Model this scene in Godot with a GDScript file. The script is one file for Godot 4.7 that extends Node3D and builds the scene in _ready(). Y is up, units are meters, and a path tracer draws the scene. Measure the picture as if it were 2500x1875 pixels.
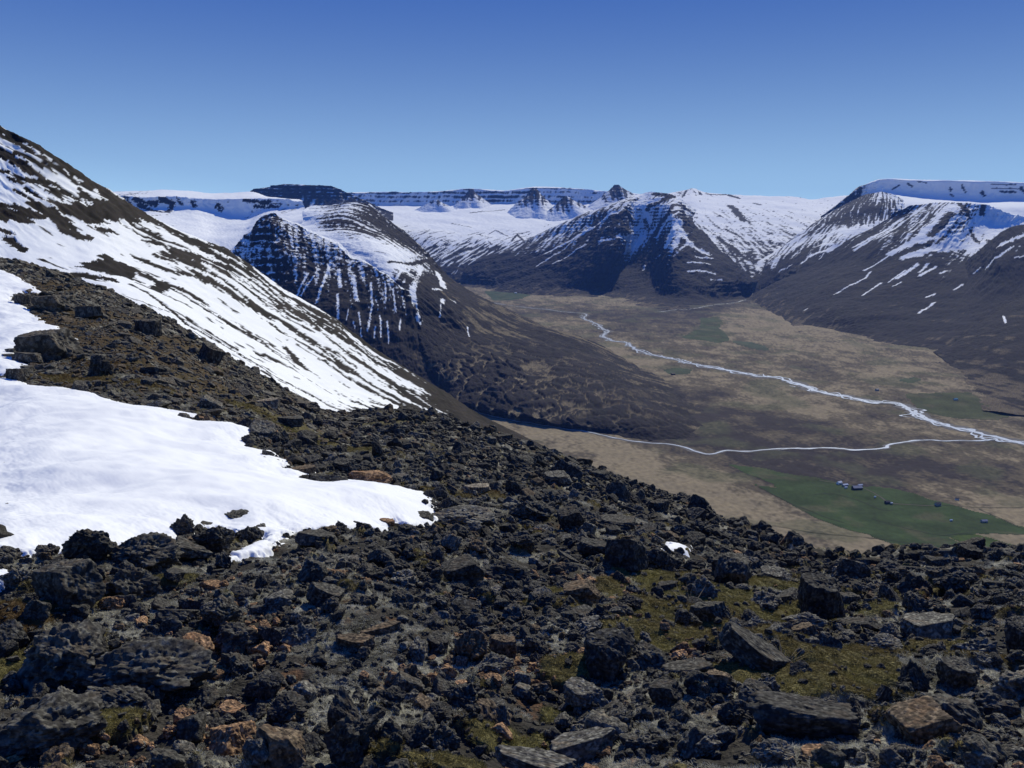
extends Node3D
# A rubble-strewn mountain shoulder above a snowy valley. Pixels below are of the 2500x1875 photograph; each comes with a depth in metres.
const F := 2107.0
const PITCH := 0.1728
const EYE := Vector3(0, 1.65, 0)
var fwd := Vector3(0, -sin(PITCH), -cos(PITCH))
var upv := Vector3(0, cos(PITCH), -sin(PITCH))
var rng := RandomNumberGenerator.new()
var n_fbm := FastNoiseLite.new()
var n_fine := FastNoiseLite.new()
var n_streak := FastNoiseLite.new()
var n_ridge := FastNoiseLite.new()
var n_cell := FastNoiseLite.new()
var used := {}
var t0 := 0

func _ready() -> void:
	t0 = Time.get_ticks_msec()
	rng.seed = 7
	camera_and_light()
	noises()
	mountains()
	print("mountains ", Time.get_ticks_msec() - t0)
	valley()
	print("valley ", Time.get_ticks_msec() - t0)
	foreground()
	print("foreground ", Time.get_ticks_msec() - t0)

# ---------------------------------------------------------------- camera, sky, sun
func camera_and_light() -> void:
	var cam := Camera3D.new()
	cam.name = "camera"
	cam.fov = 2.0 * rad_to_deg(atan(937.5 / F))
	cam.near = 0.1
	cam.far = 60000.0
	cam.position = EYE
	cam.rotation.x = -PITCH
	cam.current = true
	add_child(cam)
	var env := Environment.new()
	var sky := Sky.new()
	var sm := ProceduralSkyMaterial.new()
	sm.sky_top_color = Color(0.006, 0.072, 0.400).linear_to_srgb()
	sm.sky_horizon_color = Color(0.56, 0.90, 1.15).linear_to_srgb()
	sm.sky_curve = 0.075
	sm.ground_horizon_color = Color(0.30, 0.40, 0.52).linear_to_srgb()
	sm.ground_bottom_color = Color(0.10, 0.10, 0.10).linear_to_srgb()
	sm.sun_angle_max = 1.0
	sky.sky_material = sm
	env.background_mode = Environment.BG_SKY
	env.sky = sky
	env.tonemap_mode = Environment.TONE_MAPPER_LINEAR
	env.tonemap_exposure = 1.0
	env.fog_enabled = true
	env.fog_density = 0.000021
	env.fog_light_color = Color(0.44, 0.63, 1.0)
	env.sdfgi_enabled = true
	env.ssao_enabled = true
	env.ssil_enabled = true
	var we := WorldEnvironment.new()
	we.name = "environment"
	we.environment = env
	add_child(we)
	var sun := DirectionalLight3D.new()
	sun.name = "sun"
	sun.light_energy = 1.32
	sun.light_angular_distance = 0.5
	sun.light_color = Color(1.0, 0.985, 0.89)
	sun.shadow_enabled = true
	var az := deg_to_rad(21.0)
	var el := deg_to_rad(40.0)
	var to_sun := Vector3(sin(az) * cos(el), sin(el), -cos(az) * cos(el))
	sun.transform = Transform3D(Basis.looking_at(-to_sun, Vector3.UP), Vector3.ZERO)
	add_child(sun)

func noise(type: int, freq: float, oct: int, sd: int, ridged := false) -> FastNoiseLite:
	var n := FastNoiseLite.new()
	n.seed = sd
	n.noise_type = type
	n.frequency = freq
	n.fractal_type = FastNoiseLite.FRACTAL_RIDGED if ridged else FastNoiseLite.FRACTAL_FBM
	n.fractal_octaves = oct
	return n

func noises() -> void:
	n_fbm = noise(FastNoiseLite.TYPE_SIMPLEX_SMOOTH, 1.0, 4, 11)
	n_fine = noise(FastNoiseLite.TYPE_SIMPLEX_SMOOTH, 1.0, 3, 23)
	n_streak = noise(FastNoiseLite.TYPE_SIMPLEX_SMOOTH, 1.0, 3, 31)
	n_ridge = noise(FastNoiseLite.TYPE_SIMPLEX_SMOOTH, 1.0, 4, 43, true)
	n_cell = noise(FastNoiseLite.TYPE_CELLULAR, 1.0, 1, 53)
	n_cell.fractal_type = FastNoiseLite.FRACTAL_NONE
	n_cell.cellular_return_type = FastNoiseLite.RETURN_DISTANCE2_SUB
	n_cell.cellular_jitter = 1.0

# ---------------------------------------------------------------- pixels and points
func at(px: float, py: float, d: float) -> Vector3:
	var r := fwd * F + Vector3(px - 1250.0, 0, 0) + upv * (937.5 - py)
	return EYE + r * (d / -r.z)

func project(p: Vector3) -> Vector2:
	var v := p - EYE
	var w := v.dot(fwd)
	if w < 0.01:
		return Vector2(-9999, -9999)
	return Vector2(1250.0 + F * v.x / w, 937.5 - F * v.dot(upv) / w)

# ---------------------------------------------------------------- naming
func numbered(called: String) -> String:
	if not used.has(called):
		used[called] = 0
		return called
	used[called] += 1
	return "%s_%03d" % [called, used[called]]

func put(o: Node3D, called: String, label: String, category: String, group := "", kind := "") -> Node3D:
	o.name = numbered(called)
	o.set_meta("label", label)
	o.set_meta("category", category)
	if group:
		o.set_meta("group", group)
	if kind:
		o.set_meta("kind", kind)
	add_child(o)
	return o

# ---------------------------------------------------------------- surfaces laid through control points
func loft(net: Array, nu: int, nv: int, sharp_cols := [], sharp_rows := []) -> Dictionary:
	var nr := net.size()
	var nc: int = net[0].size()
	var rp := []
	var ra := []
	for r in nr:
		var cp := PackedVector3Array()
		var ca := PackedVector3Array()
		for c in nc:
			var e: Array = net[r][c]
			cp.append(at(e[0], e[1], e[2]))
			ca.append(Vector3(e[3] if e.size() > 3 else -1.0, e[4] if e.size() > 4 else 0.0, e[5] if e.size() > 5 else 0.0))
		var lp := PackedVector3Array()
		var la := PackedVector3Array()
		lp.resize(nu)
		la.resize(nu)
		for i in nu:
			var t := float(i) / (nu - 1) * (nc - 1)
			var k := mini(int(t), nc - 2)
			var w := t - k
			var pre := cp[k] * 2.0 - cp[k + 1] if k == 0 or k in sharp_cols else cp[k - 1]
			var post := cp[k + 1] * 2.0 - cp[k] if k + 1 == nc - 1 or (k + 1) in sharp_cols else cp[k + 2]
			lp[i] = cp[k].cubic_interpolate(cp[k + 1], pre, post, w)
			la[i] = ca[k].lerp(ca[k + 1], w)
		rp.append(lp)
		ra.append(la)
	var P := PackedVector3Array()
	var A := PackedVector3Array()
	P.resize(nu * nv)
	A.resize(nu * nv)
	for j in nv:
		var t := float(j) / (nv - 1) * (nr - 1)
		var k := mini(int(t), nr - 2)
		var w := t - k
		var first: bool = k == 0 or k in sharp_rows
		var last: bool = k + 1 == nr - 1 or (k + 1) in sharp_rows
		var r0: PackedVector3Array = rp[k]
		var r1: PackedVector3Array = rp[k + 1]
		var rm: PackedVector3Array = rp[maxi(k - 1, 0)]
		var r2: PackedVector3Array = rp[mini(k + 2, nr - 1)]
		var a0: PackedVector3Array = ra[k]
		var a1: PackedVector3Array = ra[k + 1]
		for i in nu:
			var a := r0[i]
			var b := r1[i]
			var pre := a * 2.0 - b if first else rm[i]
			var post := b * 2.0 - a if last else r2[i]
			P[j * nu + i] = a.cubic_interpolate(b, pre, post, w)
			A[j * nu + i] = a0[i].lerp(a1[i], w)
	var paint := PackedFloat32Array()
	paint.resize(nu * nv)
	return {"nu": nu, "nv": nv, "P": P, "A": A, "paint": paint}

func normals(P: PackedVector3Array, nu: int, nv: int) -> PackedVector3Array:
	var N := PackedVector3Array()
	N.resize(nu * nv)
	for j in nv:
		var ja := maxi(j - 1, 0) * nu
		var jb := mini(j + 1, nv - 1) * nu
		for i in nu:
			var du := P[j * nu + mini(i + 1, nu - 1)] - P[j * nu + maxi(i - 1, 0)]
			var dv := P[jb + i] - P[ja + i]
			N[j * nu + i] = dv.cross(du).normalized()
	var vote := 0.0
	for k in range(0, nu * nv, 97):
		vote += N[k].y
	if vote < 0.0:
		for k in nu * nv:
			N[k] = -N[k]
	return N

func grid_mesh(P: PackedVector3Array, N: PackedVector3Array, C: PackedColorArray, nu: int, nv: int, keep := PackedByteArray()) -> ArrayMesh:
	var idx := PackedInt32Array()
	idx.resize((nu - 1) * (nv - 1) * 6)
	var q := 0
	var all := keep.is_empty()
	var vote := 0
	for e in 64:
		var a := (nv - 1) * e / 64 * nu + (nu - 1) * ((e * 37) % 64) / 64
		vote += 1 if (P[a + nu] - P[a]).cross(P[a + 1] - P[a]).dot(N[a]) > 0.0 else -1
	var s1 := nu if vote < 0 else 1
	var s2 := 1 if vote < 0 else nu
	for j in nv - 1:
		for i in nu - 1:
			var a := j * nu + i
			if not all and not (keep[a] or keep[a + 1] or keep[a + nu] or keep[a + nu + 1]):
				continue
			idx[q] = a
			idx[q + 1] = a + s1
			idx[q + 2] = a + s2
			idx[q + 3] = a + s1
			idx[q + 4] = a + nu + 1
			idx[q + 5] = a + s2
			q += 6
	idx.resize(q)
	if not all:
		var remap := PackedInt32Array()
		remap.resize(nu * nv)
		remap.fill(-1)
		var P2 := PackedVector3Array()
		var N2 := PackedVector3Array()
		var C2 := PackedColorArray()
		for k in q:
			var o := idx[k]
			if remap[o] < 0:
				remap[o] = P2.size()
				P2.append(P[o])
				N2.append(N[o])
				if C.size():
					C2.append(C[o])
			idx[k] = remap[o]
		P = P2
		N = N2
		C = C2
	var arr := []
	arr.resize(Mesh.ARRAY_MAX)
	arr[Mesh.ARRAY_VERTEX] = P
	arr[Mesh.ARRAY_NORMAL] = N
	if C.size():
		arr[Mesh.ARRAY_COLOR] = C
	arr[Mesh.ARRAY_INDEX] = idx
	var m := ArrayMesh.new()
	if q:
		m.add_surface_from_arrays(Mesh.PRIMITIVE_TRIANGLES, arr)
	return m

# the grid point of a surface that a pixel falls on
func locate(g: Dictionary, px: float, py: float) -> int:
	var nu: int = g.nu
	var nv: int = g.nv
	var P: PackedVector3Array = g.P
	var want := Vector2(px, py)
	var step := 10
	if not g.has("coarse"):
		var cc := PackedVector2Array()
		for j in range(0, nv, step):
			for i in range(0, nu, step):
				cc.append(project(P[j * nu + i]))
		g.coarse = cc
	var cs: PackedVector2Array = g.coarse
	var wide := (nu + step - 1) / step
	var best := 1e18
	var bk := 0
	var last: int = g.get("last_row", nv - 1)
	var first: int = g.get("first_row", 0)
	for k in cs.size():
		if (k / wide) * step > last:
			break
		if (k / wide) * step < first:
			continue
		var d := cs[k].distance_squared_to(want)
		if d < best:
			best = d
			bk = k
	var bj := (bk / wide) * step
	var bi := (bk % wide) * step
	best = 1e18
	var out := bj * nu + bi
	for j in range(maxi(bj - step, first), mini(bj + step + 1, last + 1)):
		for i in range(maxi(bi - step, 0), mini(bi + step + 1, nu)):
			var d := project(P[j * nu + i]).distance_squared_to(want)
			if d < best:
				best = d
				out = j * nu + i
	return out

# marks a band along a line of pixels on the surface; width in pixels across
func stroke(g: Dictionary, pts: Array, width: float, value: float, ragged := 0.5, stretch := 1.5) -> void:
	var nu: int = g.nu
	var nv: int = g.nv
	var P: PackedVector3Array = g.P
	var paint: PackedFloat32Array = g.paint
	var ks := PackedInt32Array()
	for p in pts:
		ks.append(locate(g, p[0], p[1]))
	if ks.size() == 1:
		ks.append(ks[0])
	for s in ks.size() - 1:
		var a := P[ks[s]]
		var b := P[ks[s + 1]]
		var dist := (a + b).length() * 0.5
		var half := width * 0.5 * dist / F * stretch
		var ia := ks[s] % nu
		var ja := ks[s] / nu
		var ib := ks[s + 1] % nu
		var jb := ks[s + 1] / nu
		var cell_u := maxf((P[mini(ks[s] + 1, nu * nv - 1)] - P[ks[s]]).length(), 0.001)
		var cell_v := maxf((P[mini(ks[s] + nu, nu * nv - 1)] - P[ks[s]]).length(), 0.001)
		var mu := mini(int(half * 1.8 / cell_u) + 2, 60)
		var mv := mini(int(half * 1.8 / cell_v) + 2, 60)
		var f := 1.4 / half
		for j in range(maxi(mini(ja, jb) - mv, 0), mini(maxi(ja, jb) + mv + 1, nv)):
			for i in range(maxi(mini(ia, ib) - mu, 0), mini(maxi(ia, ib) + mu + 1, nu)):
				var p := P[j * nu + i]
				var d := Geometry3D.get_closest_point_to_segment(p, a, b).distance_to(p) / half
				if d > 2.0:
					continue
				d += ragged * n_fbm.get_noise_3d(p.x * f * 0.6, p.y * f * 0.6, p.z * f * 0.6) * 1.6
				var w := 1.0 - smoothstep(0.75, 1.2, d)
				if w > 0.0:
					var k := j * nu + i
					paint[k] = lerpf(paint[k], value, w)
	g.paint = paint

# ---------------------------------------------------------------- mountains
var m_terrain: StandardMaterial3D

const SNOW := Color(0.88, 0.89, 0.90)

func mountain(g: Dictionary, called: String, label: String, o := {}) -> MeshInstance3D:
	var nu: int = g.nu
	var nv: int = g.nv
	var P: PackedVector3Array = g.P
	var A: PackedVector3Array = g.A
	var paint: PackedFloat32Array = g.paint
	var N := normals(P, nu, nv)
	var size: float = o.get("size", 100.0)          # metres of the larger relief
	var rough: float = o.get("rough", 6.0)
	var gully: float = o.get("gully", 8.0)
	var gf: float = o.get("gully_freq", 1.0 / 60.0)
	var period: float = o.get("period", 45.0)
	var terr: float = o.get("terrace", 0.6)
	var a_streak: float = o.get("streak", 0.7)
	var sf: float = o.get("streak_freq", 1.0 / 70.0)
	var a_patch: float = o.get("patch", 0.5)
	var pf: float = o.get("patch_freq", 1.0 / 90.0)
	var a_cliff: float = o.get("cliff", 0.6)
	var hum: float = o.get("hummock", 0.0)
	var rock: Color = o.get("rock", Color(0.021, 0.016, 0.018))
	var rock2: Color = o.get("rock2", Color(0.011, 0.009, 0.012))
	var grass: Color = o.get("grass", Color(0.120, 0.092, 0.060))
	var crag: float = o.get("crag", size * 0.012)
	var cf: float = o.get("crag_freq", 7.0 / size)
	var micro: float = o.get("micro", 60.0 / size)
	var top_y: float = o.get("streak_top", 1e9)
	var soft: float = o.get("soft", 0.06)
	var along_u: bool = o.get("along_u", false)
	var seed3 := Vector3(o.get("seed", 0.0), 0, 0) * 1000.0
	var mid := nv / 2
	var wu := 0.0
	var wv := 0.0
	for i in nu - 1:
		wu += P[mid * nu + i].distance_to(P[mid * nu + i + 1])
	for j in nv - 1:
		wv += P[j * nu + nu / 2].distance_to(P[(j + 1) * nu + nu / 2])
	var across := P[mid * nu + nu - 1] - P[mid * nu]
	across.y = 0.0
	across = across.normalized()
	var fan: float = o.get("fan", 0.0)
	var skew: float = o.get("skew", 0.0)
	var strata: float = o.get("strata", 2.2)
	var Q := PackedVector3Array()
	Q.resize(nu * nv)
	var C := PackedColorArray()
	C.resize(nu * nv)
	for j in nv:
		for i in nu:
			var k := j * nu + i
			var p := P[k]
			var n := N[k]
			var s := A[k].x
			var gr := A[k].y
			var hm := A[k].z * hum
			var um := float(i) / (nu - 1) * wu
			var vm := float(j) / (nv - 1) * wv
			if along_u:
				var sw := um
				um = vm
				vm = sw
			else:
				um = lerpf(p.dot(across) + skew * p.z, um, fan)
			var q := p + seed3
			var steep := 1.0 - maxf(n.y, 0.0)
			var low := n_fbm.get_noise_3d(q.x / size, q.y / size, q.z / size)
			var gul := n_ridge.get_noise_2d(um * gf + low * 0.3 + seed3.x, vm * gf * 0.16)
			var fin := n_fine.get_noise_3d(q.x * 9.0 / size, q.y * 9.0 / size, q.z * 9.0 / size)
			var shape := smoothstep(0.05, 0.3, steep) * (1.0 - A[k].z)
			p += n * (low * rough + gul * gully * shape + fin * rough * 0.22)
			var cliff := 0.0
			if terr > 0.0:
				var ph := p.y / period + low * 0.35 + 7.0
				var fr := ph - floorf(ph)
				var amt := terr * smoothstep(0.12, 0.4, steep) * (0.55 + 0.9 * n_fbm.get_noise_3d(q.x / size * 0.5, ph * 0.37, q.z / size * 0.5 + 3.3))
				amt = clampf(amt, 0.0, 0.95)
				var st := smoothstep(0.30, 0.72, fr)
				p.y += (st - fr) * period * amt * (1.0 - 0.9 * smoothstep(0.40, 0.65, steep))
				cliff = (1.0 - absf(fr - 0.5) * 3.2) * amt
			var tan_line := 0.0
			if hm > 0.0:
				var wx := q.x + 75.0 * n_fbm.get_noise_2d(q.x * 0.008, q.z * 0.006)
				var wz := q.z + 90.0 * n_fbm.get_noise_2d(q.x * 0.008 + 9.0, q.z * 0.006)
				var ce := n_cell.get_noise_2d(wx / 78.0, wz / 130.0) + 1.0
				tan_line = (1.0 - smoothstep(0.07, 0.15, ce + 0.06 * fin)) * hm * smoothstep(-0.30, 0.0, n_fbm.get_noise_2d(q.x * 0.005, q.z * 0.003) + 0.05)
				p.y += smoothstep(0.0, 0.45, ce) * 11.0 * hm
			var sk := n_streak.get_noise_2d(um * sf + seed3.x + low * 0.25, vm * sf * 0.07 + 5.0)
			var pt := n_fine.get_noise_3d(q.x * pf, q.y * pf * strata, q.z * pf)
			var ska := a_streak * (1.0 - 0.75 * smoothstep(top_y - 150.0, top_y, p.y))
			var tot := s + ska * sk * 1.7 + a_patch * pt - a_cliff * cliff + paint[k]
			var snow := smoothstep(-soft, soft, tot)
			var v := clampf(0.5 + 0.9 * low + 0.5 * fin, 0.0, 1.0)
			var col := rock2.lerp(rock, v)
			var gn := gr - 0.5 * hm + 0.55 * n_fbm.get_noise_3d(q.x * 0.007, q.y * 0.02, q.z * 0.007) + 0.5 * sk
			col = col.lerp(grass, maxf(smoothstep(0.35, 0.65, gn) * 0.8, tan_line))
			var sn := SNOW
			if o.has("snow_tint"):
				sn = o.snow_tint
			var mic := 1.0 + 0.7 * n_fine.get_noise_3d(q.x * micro, q.y * micro, q.z * micro)
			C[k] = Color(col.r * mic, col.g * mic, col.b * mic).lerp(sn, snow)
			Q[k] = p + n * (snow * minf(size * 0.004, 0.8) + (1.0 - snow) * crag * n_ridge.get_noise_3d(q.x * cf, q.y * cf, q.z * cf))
	g.P = Q
	g.erase("coarse")
	var N2 := normals(Q, nu, nv)
	var mi := MeshInstance3D.new()
	mi.mesh = grid_mesh(Q, N2, C, nu, nv)
	mi.material_override = m_terrain
	put(mi, called, label, o.get("category", "mountain"), "", "structure")
	return mi

func band(xs: Array, ys: Array, d, s, extra := []) -> Array:
	var row := []
	for i in xs.size():
		row.append([xs[i], ys[i], d[i] if d is Array else d, s[i] if s is Array else s] + extra)
	return row

func mountains() -> void:
	m_terrain = StandardMaterial3D.new()
	m_terrain.resource_name = "terrain"
	m_terrain.vertex_color_use_as_albedo = true
	m_terrain.roughness = 0.95
	m_terrain.metallic_specular = 0.25
	snow_slope()
	far_ranges()
	left_mountains()
	middle_massif()
	right_mountains()

func snow_slope() -> void:
	var xo := [-60, 0, 98, 224, 285, 358, 488, 570, 692, 814, 934, 1079, 1140, 1251, 1400, 1520]
	var yo := [265, 307, 358, 441, 478, 523, 582, 618, 706, 775, 863, 953, 993, 1052, 1124, 1190]
	var dout := [295, 300, 305, 325, 340, 360, 400, 430, 480, 525, 580, 640, 680, 770, 950, 1250]
	var so := [0.1, 0.1, 0.1, 0.1, 0.05, 0.05, 0.1, 0.0, -0.15, -0.3, -0.4, -0.5, -0.7, -1, -1, -1]
	var xm := [-60, 0, 80, 180, 240, 310, 440, 530, 640, 760, 870, 990, 1070, 1190, 1350, 1490]
	var ym := [430, 470, 520, 575, 600, 635, 690, 740, 810, 880, 945, 1000, 1030, 1065, 1130, 1200]
	var dm := [275, 275, 275, 278, 280, 285, 300, 315, 330, 355, 390, 450, 500, 600, 800, 1100]
	var sm := [0.5, 0.5, 0.5, 0.6, 0.7, 0.6, 0.35, 0.4, 0.4, 0.4, 0.3, -0.3, -0.8, -1, -1, -1]
	var xn := [-60, 0, 60, 155, 220, 290, 400, 506, 615, 723, 800, 900, 1000, 1124, 1300, 1450]
	var yn := [560, 600, 640, 680, 705, 728, 778, 840, 908, 962, 1010, 1035, 1045, 1065, 1130, 1205]
	var dn := [250, 250, 245, 240, 235, 230, 225, 225, 225, 230, 240, 270, 310, 390, 600, 950]
	var sn := [0.7, 0.7, 0.6, 0.4, 0.4, 0.3, 0.3, 0.3, 0.35, 0.35, 0.2, -0.1, -0.6, -1, -1, -1]
	var back := []
	var low := []
	for i in xo.size():
		back.append([xo[i] - 20, yo[i] + 34, dout[i] * 1.16, so[i]])
		low.append([xn[i] + 10, yn[i] + 70, dn[i] * 0.94, sn[i]])
	var g := loft([back, band(xo, yo, dout, so), band(xm, ym, dm, sm), band(xn, yn, dn, sn), low], 620, 230, [], [1])
	g.first_row = int(230 * 0.26)
	var dark := [
		[[0, 312, 50, 337, 100, 366, 160, 412, 230, 452, 275, 482, 330, 520, 362, 528], 16], [[0, 520, 48, 530], 33], [[40, 510, 100, 530], 15], [[85, 505, 135, 535, 170, 570, 212, 582], 20],
		[[158, 512, 205, 525, 260, 517, 350, 527], 28], [[205, 478, 245, 503, 290, 505], 18], [[245, 470, 285, 495, 330, 514], 18], [[0, 372, 25, 388, 60, 410, 98, 430], 15], [[40, 380, 98, 408], 9],
		[[65, 441, 138, 450], 10], [[37, 466, 80, 494], 6], [[61, 462, 102, 490], 6], [[114, 470, 146, 486], 7], [[138, 466, 190, 490], 8], [[0, 330, 40, 345, 70, 370], 11], [[94, 368, 163, 405, 220, 433], 11],
		[[200, 449, 260, 457], 10], [[0, 417, 16, 419], 8], [[24, 437, 48, 449], 7], [[20, 584, 57, 608], 13], [[0, 563, 25, 571], 9], [[240, 560, 277, 567], 11], [[207, 543, 245, 540], 8], [[350, 592, 400, 600], 8],
		[[338, 547, 395, 584], 8], [[240, 655, 290, 645, 310, 672], 36], [[277, 641, 366, 677], 28], [[338, 632, 419, 665], 16], [[378, 628, 423, 641], 11], [[415, 616, 500, 637, 549, 665], 20],
		[[472, 669, 529, 694, 570, 726, 651, 775], 20], [[448, 641, 529, 677, 602, 730, 692, 791], 12], [[509, 637, 610, 677, 671, 730], 17], [[358, 528, 488, 592, 570, 628, 690, 717, 810, 787], 13],
		[[382, 706, 407, 692, 488, 734], 18], [[397, 695, 539, 780, 638, 843, 723, 900], 11], [[418, 695, 567, 794, 638, 836], 6], [[354, 712, 454, 790, 567, 852, 695, 930, 850, 1012], 10], [[439, 801, 567, 884, 680, 955, 794, 1004], 7],
		[[366, 746, 448, 779, 529, 828, 610, 885], 6], [[150, 669, 265, 681], 22], [[708, 862, 732, 894], 24], [[570, 640, 640, 690, 700, 740], 16], [[600, 640, 690, 720], 20], [[539, 652, 638, 716, 709, 773], 11], [[496, 677, 659, 773], 12],
		[[659, 794, 765, 858, 836, 900], 14], [[120, 500, 150, 510], 8], [[130, 515, 160, 545, 190, 572], 11], [[620, 740, 700, 800, 760, 845], 9], [[700, 800, 790, 860, 870, 915], 12], [[600, 655, 700, 745, 800, 830, 900, 900], 12],
	]
	var white := [
		[[540, 730, 620, 790, 760, 885, 880, 955, 990, 1005], 30], [[787, 808, 847, 850], 20], [[782, 845, 811, 881], 8], [[659, 744, 731, 794], 11], [[880, 910, 920, 932], 9], [[992, 953, 1053, 997, 1100, 1016], 6], [[995, 975, 1030, 997], 6],
		[[792, 790, 843, 827], 4], [[620, 680, 650, 705], 8], [[751, 773, 769, 790], 5], [[575, 655, 625, 690], 7], [[680, 727, 709, 746], 8], [[879, 905, 902, 921], 11], [[624, 652, 668, 697], 6], [[631, 765, 751, 858, 801, 886], 7], [[496, 634, 610, 695, 680, 773], 7],
		[[560, 625, 600, 650], 5], [[640, 700, 690, 745], 4], [[735, 800, 760, 822], 5], [[820, 870, 850, 892], 4],
	]
	for d in white.slice(0, 1):
		stroke(g, pairs(d[0]), d[1], 2.0, 0.35, 1.5)
	for d in dark:
		stroke(g, pairs(d[0]), d[1], -2.0, 0.6, 1.7)
	for d in white.slice(1):
		stroke(g, pairs(d[0]), d[1], 2.2, 0.45, 1.4)
	mountain(g, "mountain_slope", "steep left-hand mountainside streaked with snow and dark scree, just beyond the mossy shoulder".replace("left-hand ", ""), {
		"size": 60.0, "crag": 0.55, "crag_freq": 0.10, "micro": 0.11, "rough": 1.0, "gully": 0.5, "gully_freq": 1.0 / 14.0, "period": 16.0, "terrace": 0.12, "streak": 0.62, "streak_freq": 1.0 / 11.0, "patch": 0.42, "patch_freq": 1.0 / 9.0, "cliff": 0.3,
		"along_u": true, "rock": Color(0.034, 0.027, 0.024), "rock2": Color(0.011, 0.009, 0.009), "grass": Color(0.07, 0.052, 0.03), "soft": 0.05})

func foot(px: float, py: float, s := -1.3, g := 0.5) -> Array:
	return [px, py, plane_depth(py) * 1.012, s, g]

func pairs(flat: Array) -> Array:
	var out := []
	for i in range(0, flat.size(), 2):
		out.append([flat[i], flat[i + 1]])
	return out

func far_ranges() -> void:
	# the plateau at the head of the valley with the snow basin before it
	var xs := [800, 900, 1000, 1065, 1129, 1173, 1230, 1303, 1407, 1470, 1560, 1640]
	var top := [471, 469, 469, 468, 461, 462, 465, 457, 460, 467, 474, 476]
	var back := []
	for i in xs.size():
		back.append([xs[i], top[i] + 2, 14500, 0.7])
	var net := [
		back,
		band(xs, top, 13000, 0.2),
		band(xs, [500, 502, 503, 503, 498, 497, 498, 496, 498, 498, 498, 498], 12880, 0.3),
		band(xs, [520, 515, 518, 520, 520, 520, 520, 522, 520, 520, 520, 520], 11600, 1.0),
		band(xs, [560, 545, 548, 550, 552, 555, 555, 555, 550, 545, 545, 545], 10400, 0.9),
		band(xs, [600, 575, 572, 575, 580, 580, 582, 580, 575, 570, 570, 570], 9700, 0.45),
		band(xs, [640, 620, 608, 605, 608, 610, 608, 600, 592, 588, 585, 580], 9300, 0.0),
		band(xs, [680, 660, 650, 648, 645, 642, 638, 630, 620, 610, 600, 595], 8900, -0.5, [0.1]),
		band(xs, [720, 700, 692, 690, 686, 682, 676, 665, 650, 640, 630, 620], 8550, -1.0, [0.35]),
	]
	var g := loft(net, 420, 190, [], [1, 2])
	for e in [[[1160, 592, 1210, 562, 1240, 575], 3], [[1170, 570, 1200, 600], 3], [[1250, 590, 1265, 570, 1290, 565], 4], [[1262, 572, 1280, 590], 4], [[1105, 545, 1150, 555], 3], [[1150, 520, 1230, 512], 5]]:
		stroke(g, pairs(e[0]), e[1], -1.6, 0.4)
	mountain(g, "mountain_range", "far flat-topped snowy range closing the valley head behind a wide snow basin", {
		"size": 700.0, "rough": 20.0, "gully": 30.0, "gully_freq": 1.0 / 420.0, "period": 62.0, "terrace": 0.8, "streak": 0.8, "streak_freq": 1.0 / 48.0, "skew": 0.55, "patch": 0.35, "patch_freq": 1.0 / 200.0, "strata": 4.0, "streak_top": 330.0, "cliff": 0.9, "seed": 1.0, "soft": 0.12})
	peak("mountain_peak", "small far snow peak with dark horizontal ledges below the range", [[1062, 488], [1005, 517], [1040, 517], [1070, 517], [1100, 516], [1125, 515]], -0.1, 2.0)
	peak("mountain_peak", "far mesa-shaped peak with banded cliffs joined to the range", [[1150, 462], [1105, 506], [1128, 510], [1152, 512], [1178, 510], [1205, 505]], -0.3, 3.0)
	peak("mountain_peak", "far snowy peak with a dark ragged crest beside the dome", [[1305, 459], [1225, 530], [1262, 530], [1300, 530], [1332, 524], [1360, 515]], -0.25, 4.0)
	peak("mountain_peak", "far pyramid peak with a snowy dark face before the snow basin", [[1382, 479], [1308, 538], [1350, 538], [1385, 538], [1425, 530], [1460, 520]], -0.2, 5.0)
	peak("mountain_peak", "dome-shaped dark peak rising highest on the far skyline", [[1505, 451], [1435, 505], [1462, 515], [1502, 520], [1548, 510], [1590, 495]], -0.25, 6.0)
	# the snow plain behind the middle massif
	xs = [1540, 1620, 1675, 1693, 1722, 1776, 1850, 1930, 1985, 2040, 2100, 2180]
	top = [478, 474, 465, 461, 470, 475, 478, 481, 487, 480, 476, 474]
	back = []
	for i in xs.size():
		back.append([xs[i], top[i] + 3, 13500, 1.0])
	net = [
		back,
		band(xs, top, 12000, [0.8, 0.8, 0.2, 0.1, 0.5, 0.8, 0.9, 0.9, 0.9, 0.9, 0.9, 0.9]),
		band(xs, [500, 498, 492, 490, 492, 498, 500, 503, 505, 503, 500, 500], 10900, 0.75),
		band(xs, [540, 535, 530, 528, 528, 530, 532, 534, 536, 532, 528, 525], 9800, 0.5),
		band(xs, [590, 580, 575, 570, 570, 572, 572, 570, 565, 560, 552, 545], 8900, 0.25),
		band(xs, [640, 625, 615, 608, 606, 605, 610, 607, 595, 585, 575, 565], 8250, -0.02),
		band(xs, [700, 680, 665, 655, 650, 645, 648, 640, 630, 615, 605, 595], 7750, -0.15),
		band(xs, [745, 730, 715, 705, 700, 690, 690, 685, 675, 660, 650, 640], 7350, -0.8, [0.2]),
	]
	g = loft(net, 330, 170, [], [1])
	for e in [[[1784, 503, 1800, 520, 1818, 540], 12], [[1729, 475, 1776, 474, 1800, 484], 12], [[1752, 580, 1790, 610, 1830, 640], 9], [[1770, 560, 1800, 575], 6], [[1690, 463, 1710, 475], 5], [[1675, 465, 1668, 480], 4], [[1840, 495, 1858, 500], 5]]:
		stroke(g, pairs(e[0]), e[1], -1.8, 0.5)
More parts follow.
